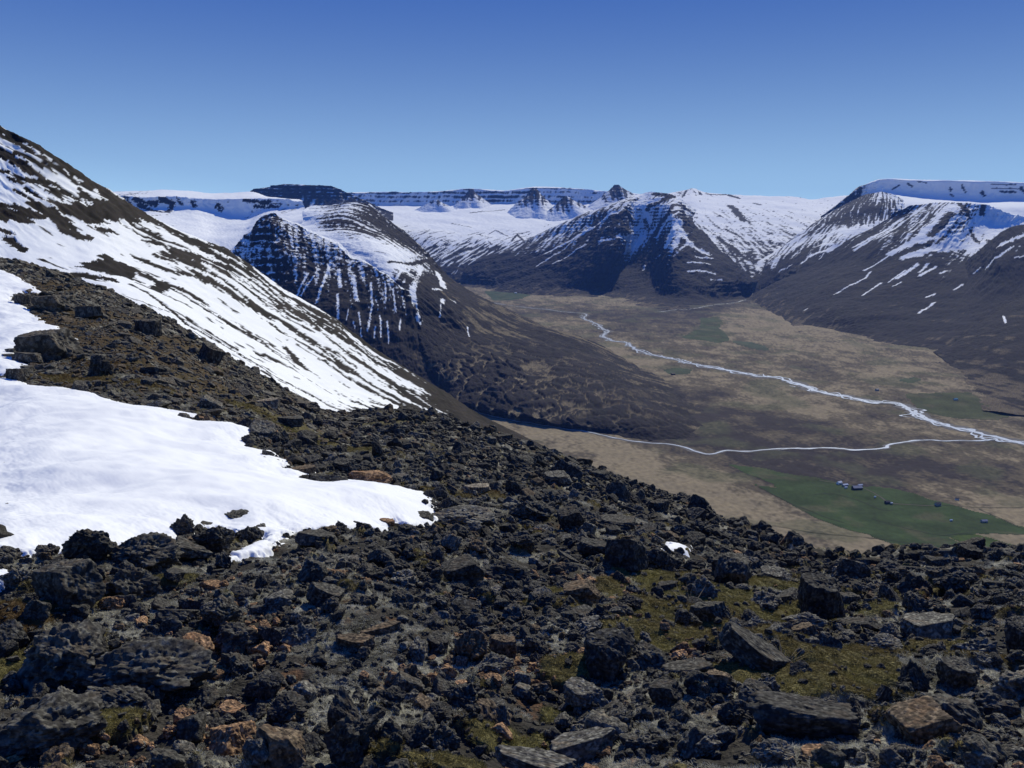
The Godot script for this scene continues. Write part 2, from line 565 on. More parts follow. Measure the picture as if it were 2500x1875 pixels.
	for e in [[[1917, 600, 1880, 625, 1856, 640, 1848, 660], 6]]:
		stroke(g, pairs(e[0]), e[1], 1.6, 0.5)
	mountain(g, "snow_plateau", "rolling snow plateau sprinkled with dark ground behind the middle massif", {
		"size": 500.0, "rough": 18.0, "gully": 12.0, "gully_freq": 1.0 / 130.0, "period": 40.0, "terrace": 0.5, "streak": 0.6, "streak_freq": 1.0 / 60.0, "patch": 0.85, "patch_freq": 1.0 / 75.0, "strata": 3.0, "cliff": 0.5, "seed": 9.0, "soft": 0.12})

# how far the snow basin is at a height in the picture
func basin_depth(py: float) -> float:
	for e in [[500, 12880, 520, 11600], [520, 11600, 550, 10400], [550, 10400, 577, 9700]]:
		if py <= e[2]:
			return lerpf(e[1], e[3], clampf((py - e[0]) / (e[2] - e[0]), 0, 1))
	return 9700.0

# a small far peak: apex, then its foot from left round the front to the right
func peak(called: String, label: String, pts: Array, s: float, sd: float) -> void:
	var a: Array = pts[0]
	var front: float = basin_depth(pts[3][1])
	var rise: float = (pts[3][1] - a[1]) * front / F
	var ad := front + rise * 1.5
	var rows := []
	var nrow := 6
	for r in nrow + 1:
		var t := 1.18 * float(r) / nrow
		var row := []
		for c in range(1, pts.size()):
			var b: Array = pts[c]
			var bd := front if c in [2, 3, 4] else front + rise * 1.3
			var w := pow(t, 0.92)
			var sp := 0.06 * (1.0 - t)
			row.append([lerpf(a[0], b[0], maxf(w, sp)), lerpf(a[1], b[1], w), lerpf(ad, bd, w), lerpf(s, 0.9, clampf(pow(t, 2.2) * 1.1, 0, 1))])
		rows.append(row)
	var g := loft(rows, 130, 80)
	mountain(g, called, label, {"size": 320.0, "rough": 16.0, "gully": 9.0, "gully_freq": 1.0 / 160.0, "period": 44.0, "terrace": 0.7, "streak": 0.3, "streak_freq": 1.0 / 70.0, "patch": 0.45, "patch_freq": 1.0 / 90.0, "strata": 3.5, "cliff": 0.8, "seed": sd, "soft": 0.15})

func left_mountains() -> void:
	# plateau with the cirque
	var net := [
		[[230, 472, 7000, 1], [300, 467, 7000, .3], [358, 465, 7000, .3], [400, 463, 7000, 1], [470, 467, 7000, 1], [529, 472, 6900, 1], [610, 469, 6900, 1], [659, 481, 6700, 1], [730, 487, 6500, 1]],
		[[230, 480, 6300, .5], [300, 479, 6300, .3], [358, 481, 6200, .5], [407, 481, 6200, 1], [470, 484, 6200, 1], [529, 486, 6200, 1], [600, 485, 6100, .8], [667, 485, 6000, .6], [740, 492, 5800, .6]],
		[[230, 506, 6230, 0], [300, 510, 6230, 0], [358, 512, 6130, .2], [407, 513, 6120, .4], [470, 514, 6110, .7], [529, 522, 6100, .7], [600, 530, 5990, .5], [655, 515, 5900, .4], [745, 510, 5700, .4]],
		[[230, 545, 5500, .5], [300, 540, 5500, .4], [358, 538, 5450, .5], [420, 545, 5500, .7], [480, 552, 5500, .9], [530, 560, 5500, .95], [595, 560, 5300, .9], [645, 545, 5200, .9], [750, 532, 5100, .7]],
		[[230, 600, 5000, .4], [300, 590, 5000, .3], [360, 585, 4950, .3], [430, 588, 4900, .5], [490, 592, 4900, .6], [530, 596, 4900, .8], [590, 600, 4800, .8], [645, 585, 4800, .8], [760, 560, 4900, .8]],
		[[230, 680, 4400, 0], [300, 680, 4400, 0], [360, 680, 4400, 0], [430, 680, 4400, 0], [490, 680, 4400, 0], [530, 680, 4400, 0], [590, 680, 4400, 0], [645, 660, 4450, 0], [770, 620, 4600, .5]],
	]
	var g := loft(net, 260, 130, [], [1])
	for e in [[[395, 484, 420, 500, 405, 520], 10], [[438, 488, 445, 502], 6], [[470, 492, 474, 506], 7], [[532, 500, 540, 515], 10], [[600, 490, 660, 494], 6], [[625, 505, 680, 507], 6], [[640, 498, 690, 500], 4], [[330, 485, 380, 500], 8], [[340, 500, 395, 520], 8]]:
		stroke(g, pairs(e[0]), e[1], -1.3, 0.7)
	mountain(g, "snow_plateau", "snow-capped plateau with a shaded cirque wall above a bright snow bowl", {
		"size": 260.0, "rough": 9.0, "gully": 16.0, "gully_freq": 1.0 / 120.0, "period": 34.0, "terrace": 0.7, "streak": 0.45, "streak_freq": 1.0 / 80.0, "patch": 0.5, "patch_freq": 1.0 / 60.0, "strata": 3.5, "cliff": 0.75, "seed": 12.0, "soft": 0.12})
	# the dark far mesa
	var xs := [590, 625, 650, 692, 753, 806, 846, 885, 930, 960]
	var ys := [476, 463, 458, 451, 453, 455, 471, 488, 508, 520]
	var back := []
	for i in xs.size():
		back.append([xs[i], ys[i] + 1, 10300, 0.2])
	net = [back, band(xs, ys, 9600, -0.25), band(xs, [486, 476, 470, 466, 468, 470, 482, 496, 514, 525], 9545, -0.3), band(xs, [500, 492, 488, 484, 486, 488, 496, 506, 520, 530], 9450, -0.25), band(xs, [530, 522, 518, 515, 516, 518, 522, 528, 534, 540], 9250, -0.2)]
	g = loft(net, 170, 70, [], [1])
	stroke(g, [[735, 452], [760, 454]], 4, 2.0)
	mountain(g, "table_mountain", "dark layered table mountain on the skyline behind the cirque plateau", {
		"size": 420.0, "rough": 10.0, "gully": 22.0, "gully_freq": 1.0 / 130.0, "period": 40.0, "terrace": 0.85, "streak": 0.35, "streak_freq": 1.0 / 60.0, "patch": 0.35, "patch_freq": 1.0 / 130.0, "strata": 4.0, "cliff": 1.0, "seed": 14.0, "soft": 0.15})
	# front pyramid
	net = [
		[[655, 524, 3640, -.2], [661, 521, 3620, -.2], [667, 519, 3600, 0], [672, 521, 3640, .5]],
		[[627, 543, 3620, -.1], [665, 545, 3500, -.15], [703, 537, 3560, .2], [712, 540, 3640, 1]],
		[[590, 580, 3570, -.15], [675, 585, 3400, -.2], [760, 566, 3500, .0], [772, 571, 3600, 1]],
		[[560, 615, 3500, .1], [690, 630, 3300, -.2], [815, 592, 3440, .1], [828, 598, 3540, 1]],
		[[545, 660, 3400, -.1], [700, 690, 3180, -.45], [847, 621, 3400, .1], [860, 628, 3490, 1]],
		[[540, 720, 3300, -.2], [725, 735, 3080, -.75], [898, 645, 3350, .0], [912, 652, 3430, 1]],
		[[560, 780, 3200, -.6], [760, 775, 3000, -1], [934, 672, 3300, -.1], [948, 681, 3380, 1]],
		[[600, 840, 3100, -1], [805, 820, 2930, -1.1], [967, 697, 3260, .0], [980, 707, 3330, .4]],
		[[680, 900, 3000, -1], [860, 870, 2870, -1.2], [1003, 735, 3200, -.3], [1015, 745, 3270, -.2]],
		[[760, 950, 2900, -1], [925, 920, 2810, -1.3, .1], [1025, 790, 3120, -.9], [1038, 800, 3190, -.6]],
		[[850, 990, 2800, -1], [985, 960, 2750, -1.3, .2], [1040, 850, 3020, -1.3, .1], [1055, 860, 3080, -1.3, .1]],
		[[950, 1030, 2700, -1.3], [1050, 995, 2680, -1.3, .3], [1075, 920, 2880, -1.3, .2], [1095, 930, 2930, -1.3, .2]],
	]
	g = loft(net, 250, 300, [2])
	for e in [[[909, 736, 898, 809], 5], [[876, 762, 882, 822], 4], [[929, 770, 929, 823], 4], [[945, 785, 949, 838], 4], [[978, 780, 975, 808], 5], [[825, 722, 825, 780], 6], [[807, 635, 790, 690, 772, 742], 6], [[753, 668, 724, 718], 5], [[768, 675, 735, 718], 5],
		[[862, 670, 870, 735], 10], [[826, 655, 832, 700], 8], [[850, 760, 845, 785], 3], [[905, 690, 908, 735], 5], [[940, 690, 942, 735], 4], [[958, 705, 965, 760], 4], [[915, 800, 912, 825], 3], [[862, 790, 866, 805], 3],
		[[934, 668, 967, 695, 1003, 735, 1021, 778, 1034, 812], 11], [[700, 540, 760, 568, 815, 594, 850, 623, 900, 641, 936, 670], 8]]:
		stroke(g, pairs(e[0]), e[1] * 0.8, 1.9, 0.8, 1.1)
	mountain(g, "pyramid_mountain", "dark pyramid mountain with ledges and snow runnels rising behind the snow slope", {
		"size": 150.0, "rough": 15.0, "gully": 7.0, "gully_freq": 1.0 / 60.0, "period": 29.0, "terrace": 0.9, "streak": 0.3, "streak_freq": 1.0 / 26.0, "patch": 0.6, "patch_freq": 1.0 / 20.0, "strata": 2.0, "cliff": 0.9, "seed": 17.0, "soft": 0.1})
	# the hump behind it with its bowl, flank and hummocky foot
	net = [
		[[760, 503, 4950, .4], [822, 501, 4700, .0], [855, 496, 4650, .2], [891, 498, 4650, -.1], [905, 505, 4850, .1]],
		[[740, 515, 4700, .6], [800, 525, 4450, -.1], [850, 520, 4400, -.1], [916, 519, 4520, -.3], [930, 530, 4800, 0]],
		[[740, 540, 4500, .8], [790, 555, 4250, .0], [860, 550, 4200, -.15], [952, 545, 4450, -.4], [968, 555, 4750, 0]],
		[[730, 560, 4300, .8], [800, 580, 4000, .8], [890, 572, 4030, -.1], [1006, 592, 4350, -.6], [1022, 600, 4650, 0]],
		[[740, 590, 4000, .9], [830, 610, 3800, .9], [930, 605, 3800, .9], [1043, 631, 4250, -.2], [1060, 640, 4550, -.5]],
		[[800, 625, 3700, .9], [880, 635, 3650, .9], [970, 640, 3650, .7], [1079, 668, 4150, -.7], [1098, 680, 4450, -1]],
		[[860, 680, 3500, .3], [930, 690, 3450, 0], [1010, 690, 3450, -.5], [1151, 715, 4050, -1, .3], [1175, 728, 4350, -1, .3]],
		[[930, 740, 3300, -.7], [980, 745, 3270, -1.0], [1070, 750, 3350, -1.2, .15], [1223, 752, 3950, -1.2, .4], [1260, 765, 4200, -1.2, .4]],
		[[1000, 800, 3150, -1.3, .1], [1030, 800, 3130, -1.3, .15], [1130, 810, 3300, -1.3, .25], [1300, 791, 3800, -1.3, .45], [1340, 800, 4000, -1.3, .5]],
		[[1020, 850, 3020, -1.3, .1, .1], [1060, 850, 3010, -1.3, .15, .2], [1180, 850, 3200, -1.3, .15, .5], [1389, 823, 3650, -1.3, .35, 0], [1440, 830, 3850, -1.3, .5]],
		[[1040, 900, 2900, -1.3, .1, .3], [1090, 900, 2880, -1.3, .1, .8], [1230, 895, 3000, -1.3, .1, 1], [1450, 868, 3400, -1.3, .25, .1], [1530, 880, 3600, -1.3, .5]],
		[[1080, 950, 2800, -1.3, .1, .6], [1130, 950, 2750, -1.3, .1, 1], [1280, 950, 2750, -1.3, .1, 1], [1500, 925, 2950, -1.3, .2, .3], [1640, 940, 3050, -1.3, .4]],
		[[1110, 990, 2620, -1.3, .0, .7], [1160, 993, 2590, -1.3, .1, 1], [1330, 1022, 2430, -1.3, .05, .9], [1560, 1020, 2410, -1.3, .15, .4], foot(1750, 1036, -1.3, .3)],
		[[1130, 1003, 2645, -1.3], [1170, 1007, 2620, -1.3], [1345, 1043, 2415, -1.3], [1590, 1074, 2250, -1.3], foot(1800, 1080, -1.3, .3)],
	]
	g = loft(net, 360, 420, [3])
	for e in [[[1028, 650, 1006, 707, 1010, 740, 1024, 783], 11], [[985, 655, 968, 680], 6], [[1000, 655, 985, 690], 4], [[1068, 668, 1082, 702], 13], [[1055, 708, 1075, 711], 5], [[1083, 730, 1078, 742], 9], [[1100, 733, 1110, 738], 5], [[940, 640, 955, 690, 985, 720], 14], [[1075, 745, 1072, 775], 3], [[1140, 800, 1146, 822], 3]]:
		stroke(g, pairs(e[0]), e[1], 2.2, 0.4, 1.3)
	for e in [[[950, 641, 1000, 645, 1050, 640], 9], [[915, 615, 940, 620], 3], [[930, 595, 950, 597], 3]]:
		stroke(g, pairs(e[0]), e[1], -1.6, 0.5, 1.3)
	mountain(g, "hump_mountain", "humped mountain with a snow bowl whose brown flank runs down to hummocky ground", {
		"size": 200.0, "rough": 9.0, "gully": 12.0, "gully_freq": 1.0 / 80.0, "period": 24.0, "terrace": 0.9, "streak": 0.32, "streak_freq": 1.0 / 45.0, "patch": 0.42, "patch_freq": 1.0 / 28.0, "strata": 3.0, "cliff": 0.85, "seed": 19.0, "hummock": 1.0, "soft": 0.08,
		"grass": Color(0.185, 0.145, 0.088)})

func middle_massif() -> void:
	var net := [
		[[1350, 556, 9200, .2], [1440, 518, 8700, .2], [1540, 482, 8700, .3], [1574, 472, 8650, .6], [1614, 472, 8550, -.1], [1640, 474, 8400, -.3], [1662, 488, 8450, .5], [1700, 512, 8900, .6]],
		[[1281, 588, 9000, .1], [1407, 534, 8500, -.05], [1520, 496, 8150, -.1], [1548, 505, 8300, .3], [1585, 500, 8350, .6], [1620, 503, 8150, .4], [1651, 514, 7800, -.2], [1690, 540, 8150, -.2]],
		[[1230, 610, 8850, -.2], [1380, 570, 8330, .0], [1508, 540, 7820, -.35], [1548, 555, 8130, .2], [1575, 555, 8220, .5], [1615, 552, 7950, -.25], [1651, 555, 7450, .0], [1715, 566, 7900, -.7]],
		[[1172, 631, 8700, -.5], [1340, 610, 8100, -.2], [1495, 585, 7580, -.4], [1535, 595, 7880, .1], [1555, 600, 8000, .3], [1605, 598, 7700, -.6], [1652, 600, 7130, .1], [1751, 603, 7600, -1]],
		[[1140, 650, 8550, -.9, .1], [1310, 650, 7830, -.75], [1480, 632, 7380, -.85], [1510, 645, 7680, -.8], [1535, 642, 7800, -.6], [1595, 647, 7420, -1.1], [1655, 645, 6850, -.5], [1795, 640, 7250, -1]],
		[[1130, 668, 8400, -1.2, .2], [1300, 685, 7540, -1.2, .1], [1440, 675, 7280, -1.2], [1480, 685, 7420, -1.2], [1500, 682, 7480, -1.2], [1590, 692, 7080, -1.2], [1665, 690, 6560, -1.1], [1830, 688, 6950, -1.1]],
		[[1125, 690, 8350, -1.3, .35], [1290, 706, 7330, -1.3, .3], [1410, 704, 7200, -1.3, .25], [1460, 710, 7280, -1.3, .15], [1500, 712, 7180, -1.3, .1], [1590, 724, 6650, -1.3, .1], [1690, 738, 6250, -1.3, .05], [1835, 722, 6900, -1.3]],
		[foot(1120, 702), foot(1285, 722), foot(1420, 728), foot(1470, 732), foot(1520, 742), foot(1600, 756), foot(1710, 762, -1.3, .3), foot(1840, 738, -1.3, .3)],
	]
	var g := loft(net, 420, 250)
	for e in [[[1560, 500, 1590, 540, 1565, 585, 1545, 600, 1530, 612], 9], [[1640, 530, 1620, 555, 1605, 580], 9], [[1648, 545, 1640, 575, 1628, 600], 12], [[1655, 540, 1668, 580, 1690, 602, 1725, 618], 16], [[1640, 570, 1680, 590], 14], [[1615, 625, 1600, 632], 3], [[1610, 628, 1700, 628, 1740, 632], 4], [[1680, 641, 1735, 645], 4],
		[[1682, 661, 1720, 662, 1745, 668], 5], [[1735, 683, 1760, 685], 4], [[1510, 580, 1545, 580], 9], [[1465, 590, 1490, 585], 7], [[1440, 560, 1390, 590, 1330, 620], 8], [[1500, 520, 1450, 555, 1400, 585], 9], [[1430, 600, 1350, 645], 4], [[1400, 590, 1310, 650], 4], [[1530, 600, 1527, 614], 10], [[1575, 650, 1572, 660], 6], [[1755, 605, 1800, 660], 3]]:
		stroke(g, pairs(e[0]), e[1], 1.3, 0.6, 1.4)
	for e in [[[1600, 475, 1640, 480, 1600, 500], 12], [[1590, 500, 1580, 515], 8], [[1530, 505, 1535, 530], 10], [[1575, 540, 1585, 565], 8], [[1500, 530, 1490, 570, 1440, 590], 14], [[1640, 520, 1620, 540, 1590, 580, 1570, 620], 12], [[1670, 530, 1710, 570, 1750, 610, 1800, 660], 14]]:
		stroke(g, pairs(e[0]), e[1], -1.0, 0.8, 1.3)
	mountain(g, "twin_mountain", "massif of two dark pyramids with snowy crests and a gully between them", {
		"size": 220.0, "rough": 17.0, "gully": 20.0, "gully_freq": 1.0 / 110.0, "period": 30.0, "terrace": 0.9, "streak": 0.4, "streak_freq": 1.0 / 60.0, "patch": 0.5, "patch_freq": 1.0 / 45.0, "strata": 2.6, "cliff": 0.65, "seed": 24.0, "soft": 0.1})

func right_mountains() -> void:
	# right table mountain
	var xs := [2005, 2040, 2075, 2098, 2114, 2156, 2230, 2315, 2402, 2500, 2620, 2760]
	var top := [530, 505, 478, 458, 451, 437, 439, 441, 442, 446, 450, 455]
	var back := []
	for i in xs.size():
		back.append([xs[i], top[i] + 1, 11500, 1.0])
	var net := [
		back,
		band(xs, top, [9500, 9500, 9500, 9500, 9500, 9500, 9500, 9500, 9500, 9500, 9500, 9500], [-.3, -.3, -.3, -.2, .2, .9, .9, .8, .7, .55, .5, .5]),
		band(xs, [540, 522, 502, 490, 482, 470, 478, 486, 491, 489, 490, 492], [9380, 9390, 9400, 9410, 9420, 9420, 9410, 9400, 9395, 9400, 9400, 9400], [-.4, -.4, -.3, -.2, .3, .9, .9, .8, .7, .6, .5, .5]),
		band(xs, [550, 540, 525, 515, 505, 492, 494, 498, 502, 505, 508, 512], [8900, 8850, 8700, 8600, 8500, 8500, 8400, 8350, 8300, 8300, 8300, 8300], [-.1, -.1, .2, .4, .7, 1, 1, 1, 1, 1, 1, 1]),
		band(xs, [580, 575, 565, 560, 555, 540, 540, 540, 540, 545, 550, 555], [8300, 8200, 8100, 8000, 7900, 7900, 7800, 7800, 7800, 7800, 7800, 7800], [0, 0, .3, .5, .7, 1, 1, 1, 1, 1, 1, 1]),
	]
	var g := loft(net, 260, 110, [], [1])
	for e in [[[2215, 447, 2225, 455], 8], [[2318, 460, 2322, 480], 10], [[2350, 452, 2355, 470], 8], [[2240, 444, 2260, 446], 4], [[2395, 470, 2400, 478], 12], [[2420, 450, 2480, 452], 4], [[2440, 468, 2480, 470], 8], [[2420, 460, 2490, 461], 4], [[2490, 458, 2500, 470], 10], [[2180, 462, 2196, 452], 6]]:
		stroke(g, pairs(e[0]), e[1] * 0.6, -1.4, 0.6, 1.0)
	mountain(g, "table_mountain", "long snow-rimmed table mountain with a shaded cliff on the high skyline", {
		"size": 320.0, "rough": 10.0, "gully": 20.0, "gully_freq": 1.0 / 150.0, "period": 42.0, "terrace": 0.75, "streak": 0.3, "streak_freq": 1.0 / 80.0, "patch": 0.4, "patch_freq": 1.0 / 110.0, "strata": 4.0, "cliff": 0.4, "seed": 27.0, "soft": 0.14})
	# the knob before it
	net = [
		[[2055, 503, 8700, -.5], [2100, 482, 8550, -.5], [2125, 473, 8400, -.2], [2152, 468, 8350, .1], [2190, 480, 8450, .2], [2235, 512, 8650, .6]],
		[[2010, 530, 8350, -.1], [2050, 518, 8100, -.4], [2100, 505, 7950, -.4], [2150, 500, 7900, -.3], [2190, 505, 8000, -.1], [2230, 522, 8350, .5]],
		[[1960, 563, 8000, .2], [2030, 545, 7800, -.3], [2085, 540, 7650, -.5], [2140, 535, 7600, -.2], [2185, 530, 7750, .0], [2225, 540, 8000, .6]],
		[[1910, 602, 7850, .2], [1985, 582, 7600, .0], [2065, 562, 7350, .5], [2130, 562, 7300, .8], [2170, 560, 7400, .8], [2205, 568, 7600, .8]],
		[[1870, 643, 7500, .0], [1945, 622, 7300, -.3], [2015, 605, 6950, -.2], [2090, 595, 7000, .1], [2150, 590, 7100, .1], [2190, 595, 7300, 0]],
		[[1850, 690, 7150, -.7], [1905, 675, 7050, -1], [1975, 655, 6650, -1], [2050, 640, 6750, -.9], [2120, 630, 6900, -.6], [2170, 630, 7000, -.5]],
		[[1840, 724, 6950, -1.2, .1], [1885, 714, 6930, -1.3], [1950, 700, 6400, -1.3], [2030, 690, 6500, -1.3], [2110, 680, 6600, -1.3], [2160, 670, 6700, -1.3]],
	]
	g = loft(net, 240, 170, [3])
	for e in [[[1960, 640, 1985, 622, 2020, 612, 2040, 600], 12], [[2000, 600, 2030, 598], 8], [[1905, 662, 1930, 650], 5], [[1990, 575, 2030, 570], 6]]:
		stroke(g, pairs(e[0]), e[1], 1.3, 0.7, 1.4)
	mountain(g, "knob_mountain", "dark crag with a snowy shoulder standing before the long table mountain", {
		"size": 230.0, "rough": 10.0, "gully": 16.0, "gully_freq": 1.0 / 95.0, "period": 32.0, "terrace": 0.7, "streak": 0.5, "streak_freq": 1.0 / 42.0, "fan": 0.8, "patch": 0.45, "patch_freq": 1.0 / 45.0, "cliff": 0.8, "seed": 29.0, "soft": 0.1})
	# the big dark mountain on the right
	net = [
		[[2217, 508, 7000, .3], [2279, 499, 6900, .3], [2333, 499, 6800, .4], [2400, 502, 6800, .5], [2460, 523, 6600, .5], [2560, 544, 6600, 0], [2700, 565, 6600, 0]],
		[[2217, 505, 6700, -.3], [2279, 495, 6600, .1], [2333, 495, 6500, .0], [2400, 498, 6500, .3], [2460, 519, 6350, .5], [2560, 540, 6300, .3], [2700, 560, 6300, 0]],
		[[2150, 545, 6800, -.4], [2230, 540, 6350, -.1], [2310, 530, 6200, -.1], [2390, 545, 6350, .6], [2450, 555, 6250, .6], [2560, 565, 6100, .2], [2700, 580, 6000, 0]],
		[[2080, 581, 6750, -.5], [2170, 585, 6100, -.25], [2270, 585, 5900, -.3], [2370, 600, 5950, .35], [2450, 595, 5900, .2], [2560, 610, 5800, 0], [2700, 620, 5800, 0]],
		[[1989, 644, 6700, -.9], [2090, 650, 5900, -.65], [2220, 650, 5550, -.65], [2340, 655, 5500, -.6], [2460, 655, 5450, -.8], [2570, 660, 5400, -.9], [2700, 660, 5400, -1]],
		[[1903, 686, 6750, -1.2], [2020, 700, 5600, -1], [2160, 715, 5150, -.95], [2290, 725, 5000, -.9], [2430, 725, 4900, -1], [2560, 730, 4800, -1], [2700, 730, 4800, -1]],
		[[1850, 712, 6800, -1.3, .2], [1970, 745, 5350, -1.3, .1], [2090, 765, 4800, -1.3], [2220, 785, 4550, -1.3], [2370, 795, 4350, -1.3, .05], [2520, 800, 4200, -1.3], [2700, 800, 4200, -1.3]],
		[[1827, 730, 6700, -1.3, .5], [1935, 793, 4950, -1.3, .5], [2040, 815, 4600, -1.3, .45], [2140, 842, 4180, -1.3, .35], [2280, 862, 3900, -1.3, .4], [2480, 872, 3700, -1.3, .3], [2700, 880, 3600, -1.3, .3]],
		[foot(1830, 748), foot(1965, 820), foot(2075, 845), foot(2175, 872), foot(2310, 892), foot(2490, 905), foot(2700, 910)],
	]
	g = loft(net, 420, 280, [1], [1])
	for e in [[[2330, 500, 2290, 540, 2230, 590, 2180, 618], 16], [[2240, 515, 2180, 560, 2090, 610], 8], [[2200, 535, 2130, 580, 2090, 605], 10], [[2210, 628, 2240, 618, 2300, 605, 2330, 600, 2390, 600], 18], [[2250, 590, 2300, 570], 12], [[2400, 560, 2440, 545, 2480, 540], 22], [[2036, 720, 2110, 680, 2125, 665], 4], [[2105, 722, 2150, 690], 4], [[2190, 682, 2240, 645], 6], [[2245, 675, 2285, 650], 5], [[2245, 665, 2265, 645], 4],
		[[2330, 706, 2350, 694], 3], [[2262, 726, 2282, 717], 4], [[2243, 764, 2282, 740], 4], [[2170, 690, 2210, 660], 3], [[2110, 660, 2170, 625], 4], [[1955, 762, 1970, 755], 3], [[2295, 668, 2310, 662], 4], [[2180, 700, 2200, 690], 3], [[2420, 640, 2470, 610], 6], [[2390, 670, 2420, 645], 4]]:
		stroke(g, pairs(e[0]), e[1], 1.5, 0.5, 1.4)
	for e in [[[2370, 560, 2385, 590], 8], [[2410, 585, 2425, 600], 6], [[2320, 520, 2300, 545, 2270, 575], 12], [[2350, 500, 2360, 530], 10], [[2400, 505, 2395, 525], 8]]:
		stroke(g, pairs(e[0]), e[1], -1.2, 0.7, 1.3)
	mountain(g, "dark_mountain", "broad dark purple-brown mountain with a snowy cirque high on the valley side", {
		"size": 260.0, "rough": 12.0, "gully": 22.0, "gully_freq": 1.0 / 130.0, "period": 30.0, "terrace": 0.6, "streak": 0.45, "streak_freq": 1.0 / 45.0, "fan": 0.5, "patch": 0.45, "patch_freq": 1.0 / 45.0, "cliff": 0.6, "seed": 31.0, "soft": 0.1})
	net = [
		[[2340, 650, 5900, -1], [2387, 622, 5800, -1], [2423, 590, 5700, -1], [2460, 564, 5650, -1], [2500, 552, 5600, -1], [2620, 535, 5600, -1]],
		[[2345, 648, 5650, -1], [2387, 617, 5550, -.9], [2423, 584, 5450, -.9], [2460, 559, 5400, -.6], [2500, 548, 5350, -.4], [2620, 530, 5350, -.4]],
		[[2340, 690, 5350, -1], [2390, 670, 5200, -.9], [2435, 640, 5050, -.7], [2480, 620, 5000, -.3], [2530, 610, 4950, -.3], [2640, 600, 4900, -.3]],
		[[2320, 750, 4900, -1.3], [2380, 740, 4750, -1.2], [2440, 725, 4650, -1.2], [2500, 710, 4600, -1.1], [2560, 700, 4550, -1.1], [2660, 690, 4500, -1.1]],
		[[2290, 815, 4500, -1.3], [2350, 810, 4330, -1.3], [2420, 800, 4250, -1.3], [2490, 790, 4200, -1.3], [2560, 780, 4150, -1.3], [2680, 770, 4100, -1.3]],
	]
	g = loft(net, 150, 150, [], [1])
	for e in [[[2410, 655, 2440, 625, 2470, 605], 7], [[2380, 668, 2395, 655], 4], [[2445, 600, 2500, 575], 12], [[2480, 630, 2500, 628], 3]]:
		stroke(g, pairs(e[0]), e[1], 1.4, 0.6, 1.4)
	mountain(g, "dark_mountain", "rounded dark mountain shoulder with few snow streaks below the snowy cirque", {
		"size": 220.0, "rough": 8.0, "gully": 9.0, "gully_freq": 1.0 / 80.0, "period": 36.0, "terrace": 0.2, "streak": 0.4, "streak_freq": 1.0 / 55.0, "patch": 0.4, "patch_freq": 1.0 / 50.0, "cliff": 0.4, "seed": 33.0, "soft": 0.1})
	# the lower spur in front of the gully
	net = [
		[[2270, 868, 3950, -1.3, .3], [2340, 835, 4050, -1.3, .1], [2400, 795, 4150, -1.3], [2460, 755, 4250, -1.3], [2520, 725, 4300, -1.3], [2690, 655, 4400, -1.3]],
		[[2280, 860, 3840, -1.3, .3], [2340, 825, 3930, -1.3, .1], [2400, 783, 4030, -1.3, .1], [2460, 742, 4130, -1.3, .1], [2520, 710, 4180, -1.3], [2690, 640, 4280, -1.3]],
		[[2300, 875, 3660, -1.3, .35], [2370, 848, 3650, -1.3, .25], [2430, 820, 3650, -1.3, .2], [2490, 790, 3700, -1.3, .15], [2560, 755, 3750, -1.3, .1], [2700, 690, 3800, -1.3]],
		[[2330, 905, 3380, -1.3, .5], [2395, 893, 3330, -1.3, .35], [2460, 875, 3280, -1.3, .3], [2530, 855, 3270, -1.3, .3], [2590, 830, 3280, -1.3, .3], [2700, 780, 3300, -1.3, .2]],
		[[2370, 950, 2990, -1.3, .6], [2440, 946, 2970, -1.3, .5], [2500, 946, 2900, -1.3, .45], [2570, 935, 2880, -1.3, .45], [2640, 925, 2850, -1.3, .4], [2720, 905, 2850, -1.3, .4]],
		[[2400, 1000, 2620, -1.3, .6], [2460, 1010, 2560, -1.3, .6], [2520, 1015, 2520, -1.3, .5], [2580, 1010, 2500, -1.3, .5], [2650, 1000, 2500, -1.3, .5], [2740, 985, 2500, -1.3, .5]],
	]
	g = loft(net, 190, 190, [], [1])
	for e in [[[2441, 764, 2450, 774, 2456, 788], 3.5]]:
		stroke(g, pairs(e[0]), e[1], 2.4, 0.2, 1.3)
	mountain(g, "hillside", "lower brown spur streaked with pale grass beneath the dark mountain", {
		"size": 200.0, "rough": 7.0, "gully": 7.0, "gully_freq": 1.0 / 60.0, "period": 36.0, "terrace": 0.15, "streak": 0.45, "streak_freq": 1.0 / 45.0, "patch": 0.3, "patch_freq": 1.0 / 50.0, "cliff": 0.2, "seed": 35.0, "category": "hillside"})

# ---------------------------------------------------------------- the valley floor
func plane_depth(py: float) -> float:
	var t := (py - 937.5) / F
	var k := (t * cos(PITCH) + sin(PITCH)) / (cos(PITCH) - t * sin(PITCH))
	return (565.0 + EYE.y) / (k + 0.01)

func vh(x: float, z: float) -> float:
	var y := -565.0 - 0.01 * z
	y += 7.0 * n_fbm.get_noise_2d(x * 0.0022, z * 0.0022) + 1.6 * n_fine.get_noise_2d(x * 0.013, z * 0.013)
	return y

func ground_px(px: float, py: float) -> Vector2:
	var p := at(px, py, plane_depth(py))
	return Vector2(p.x, p.z)

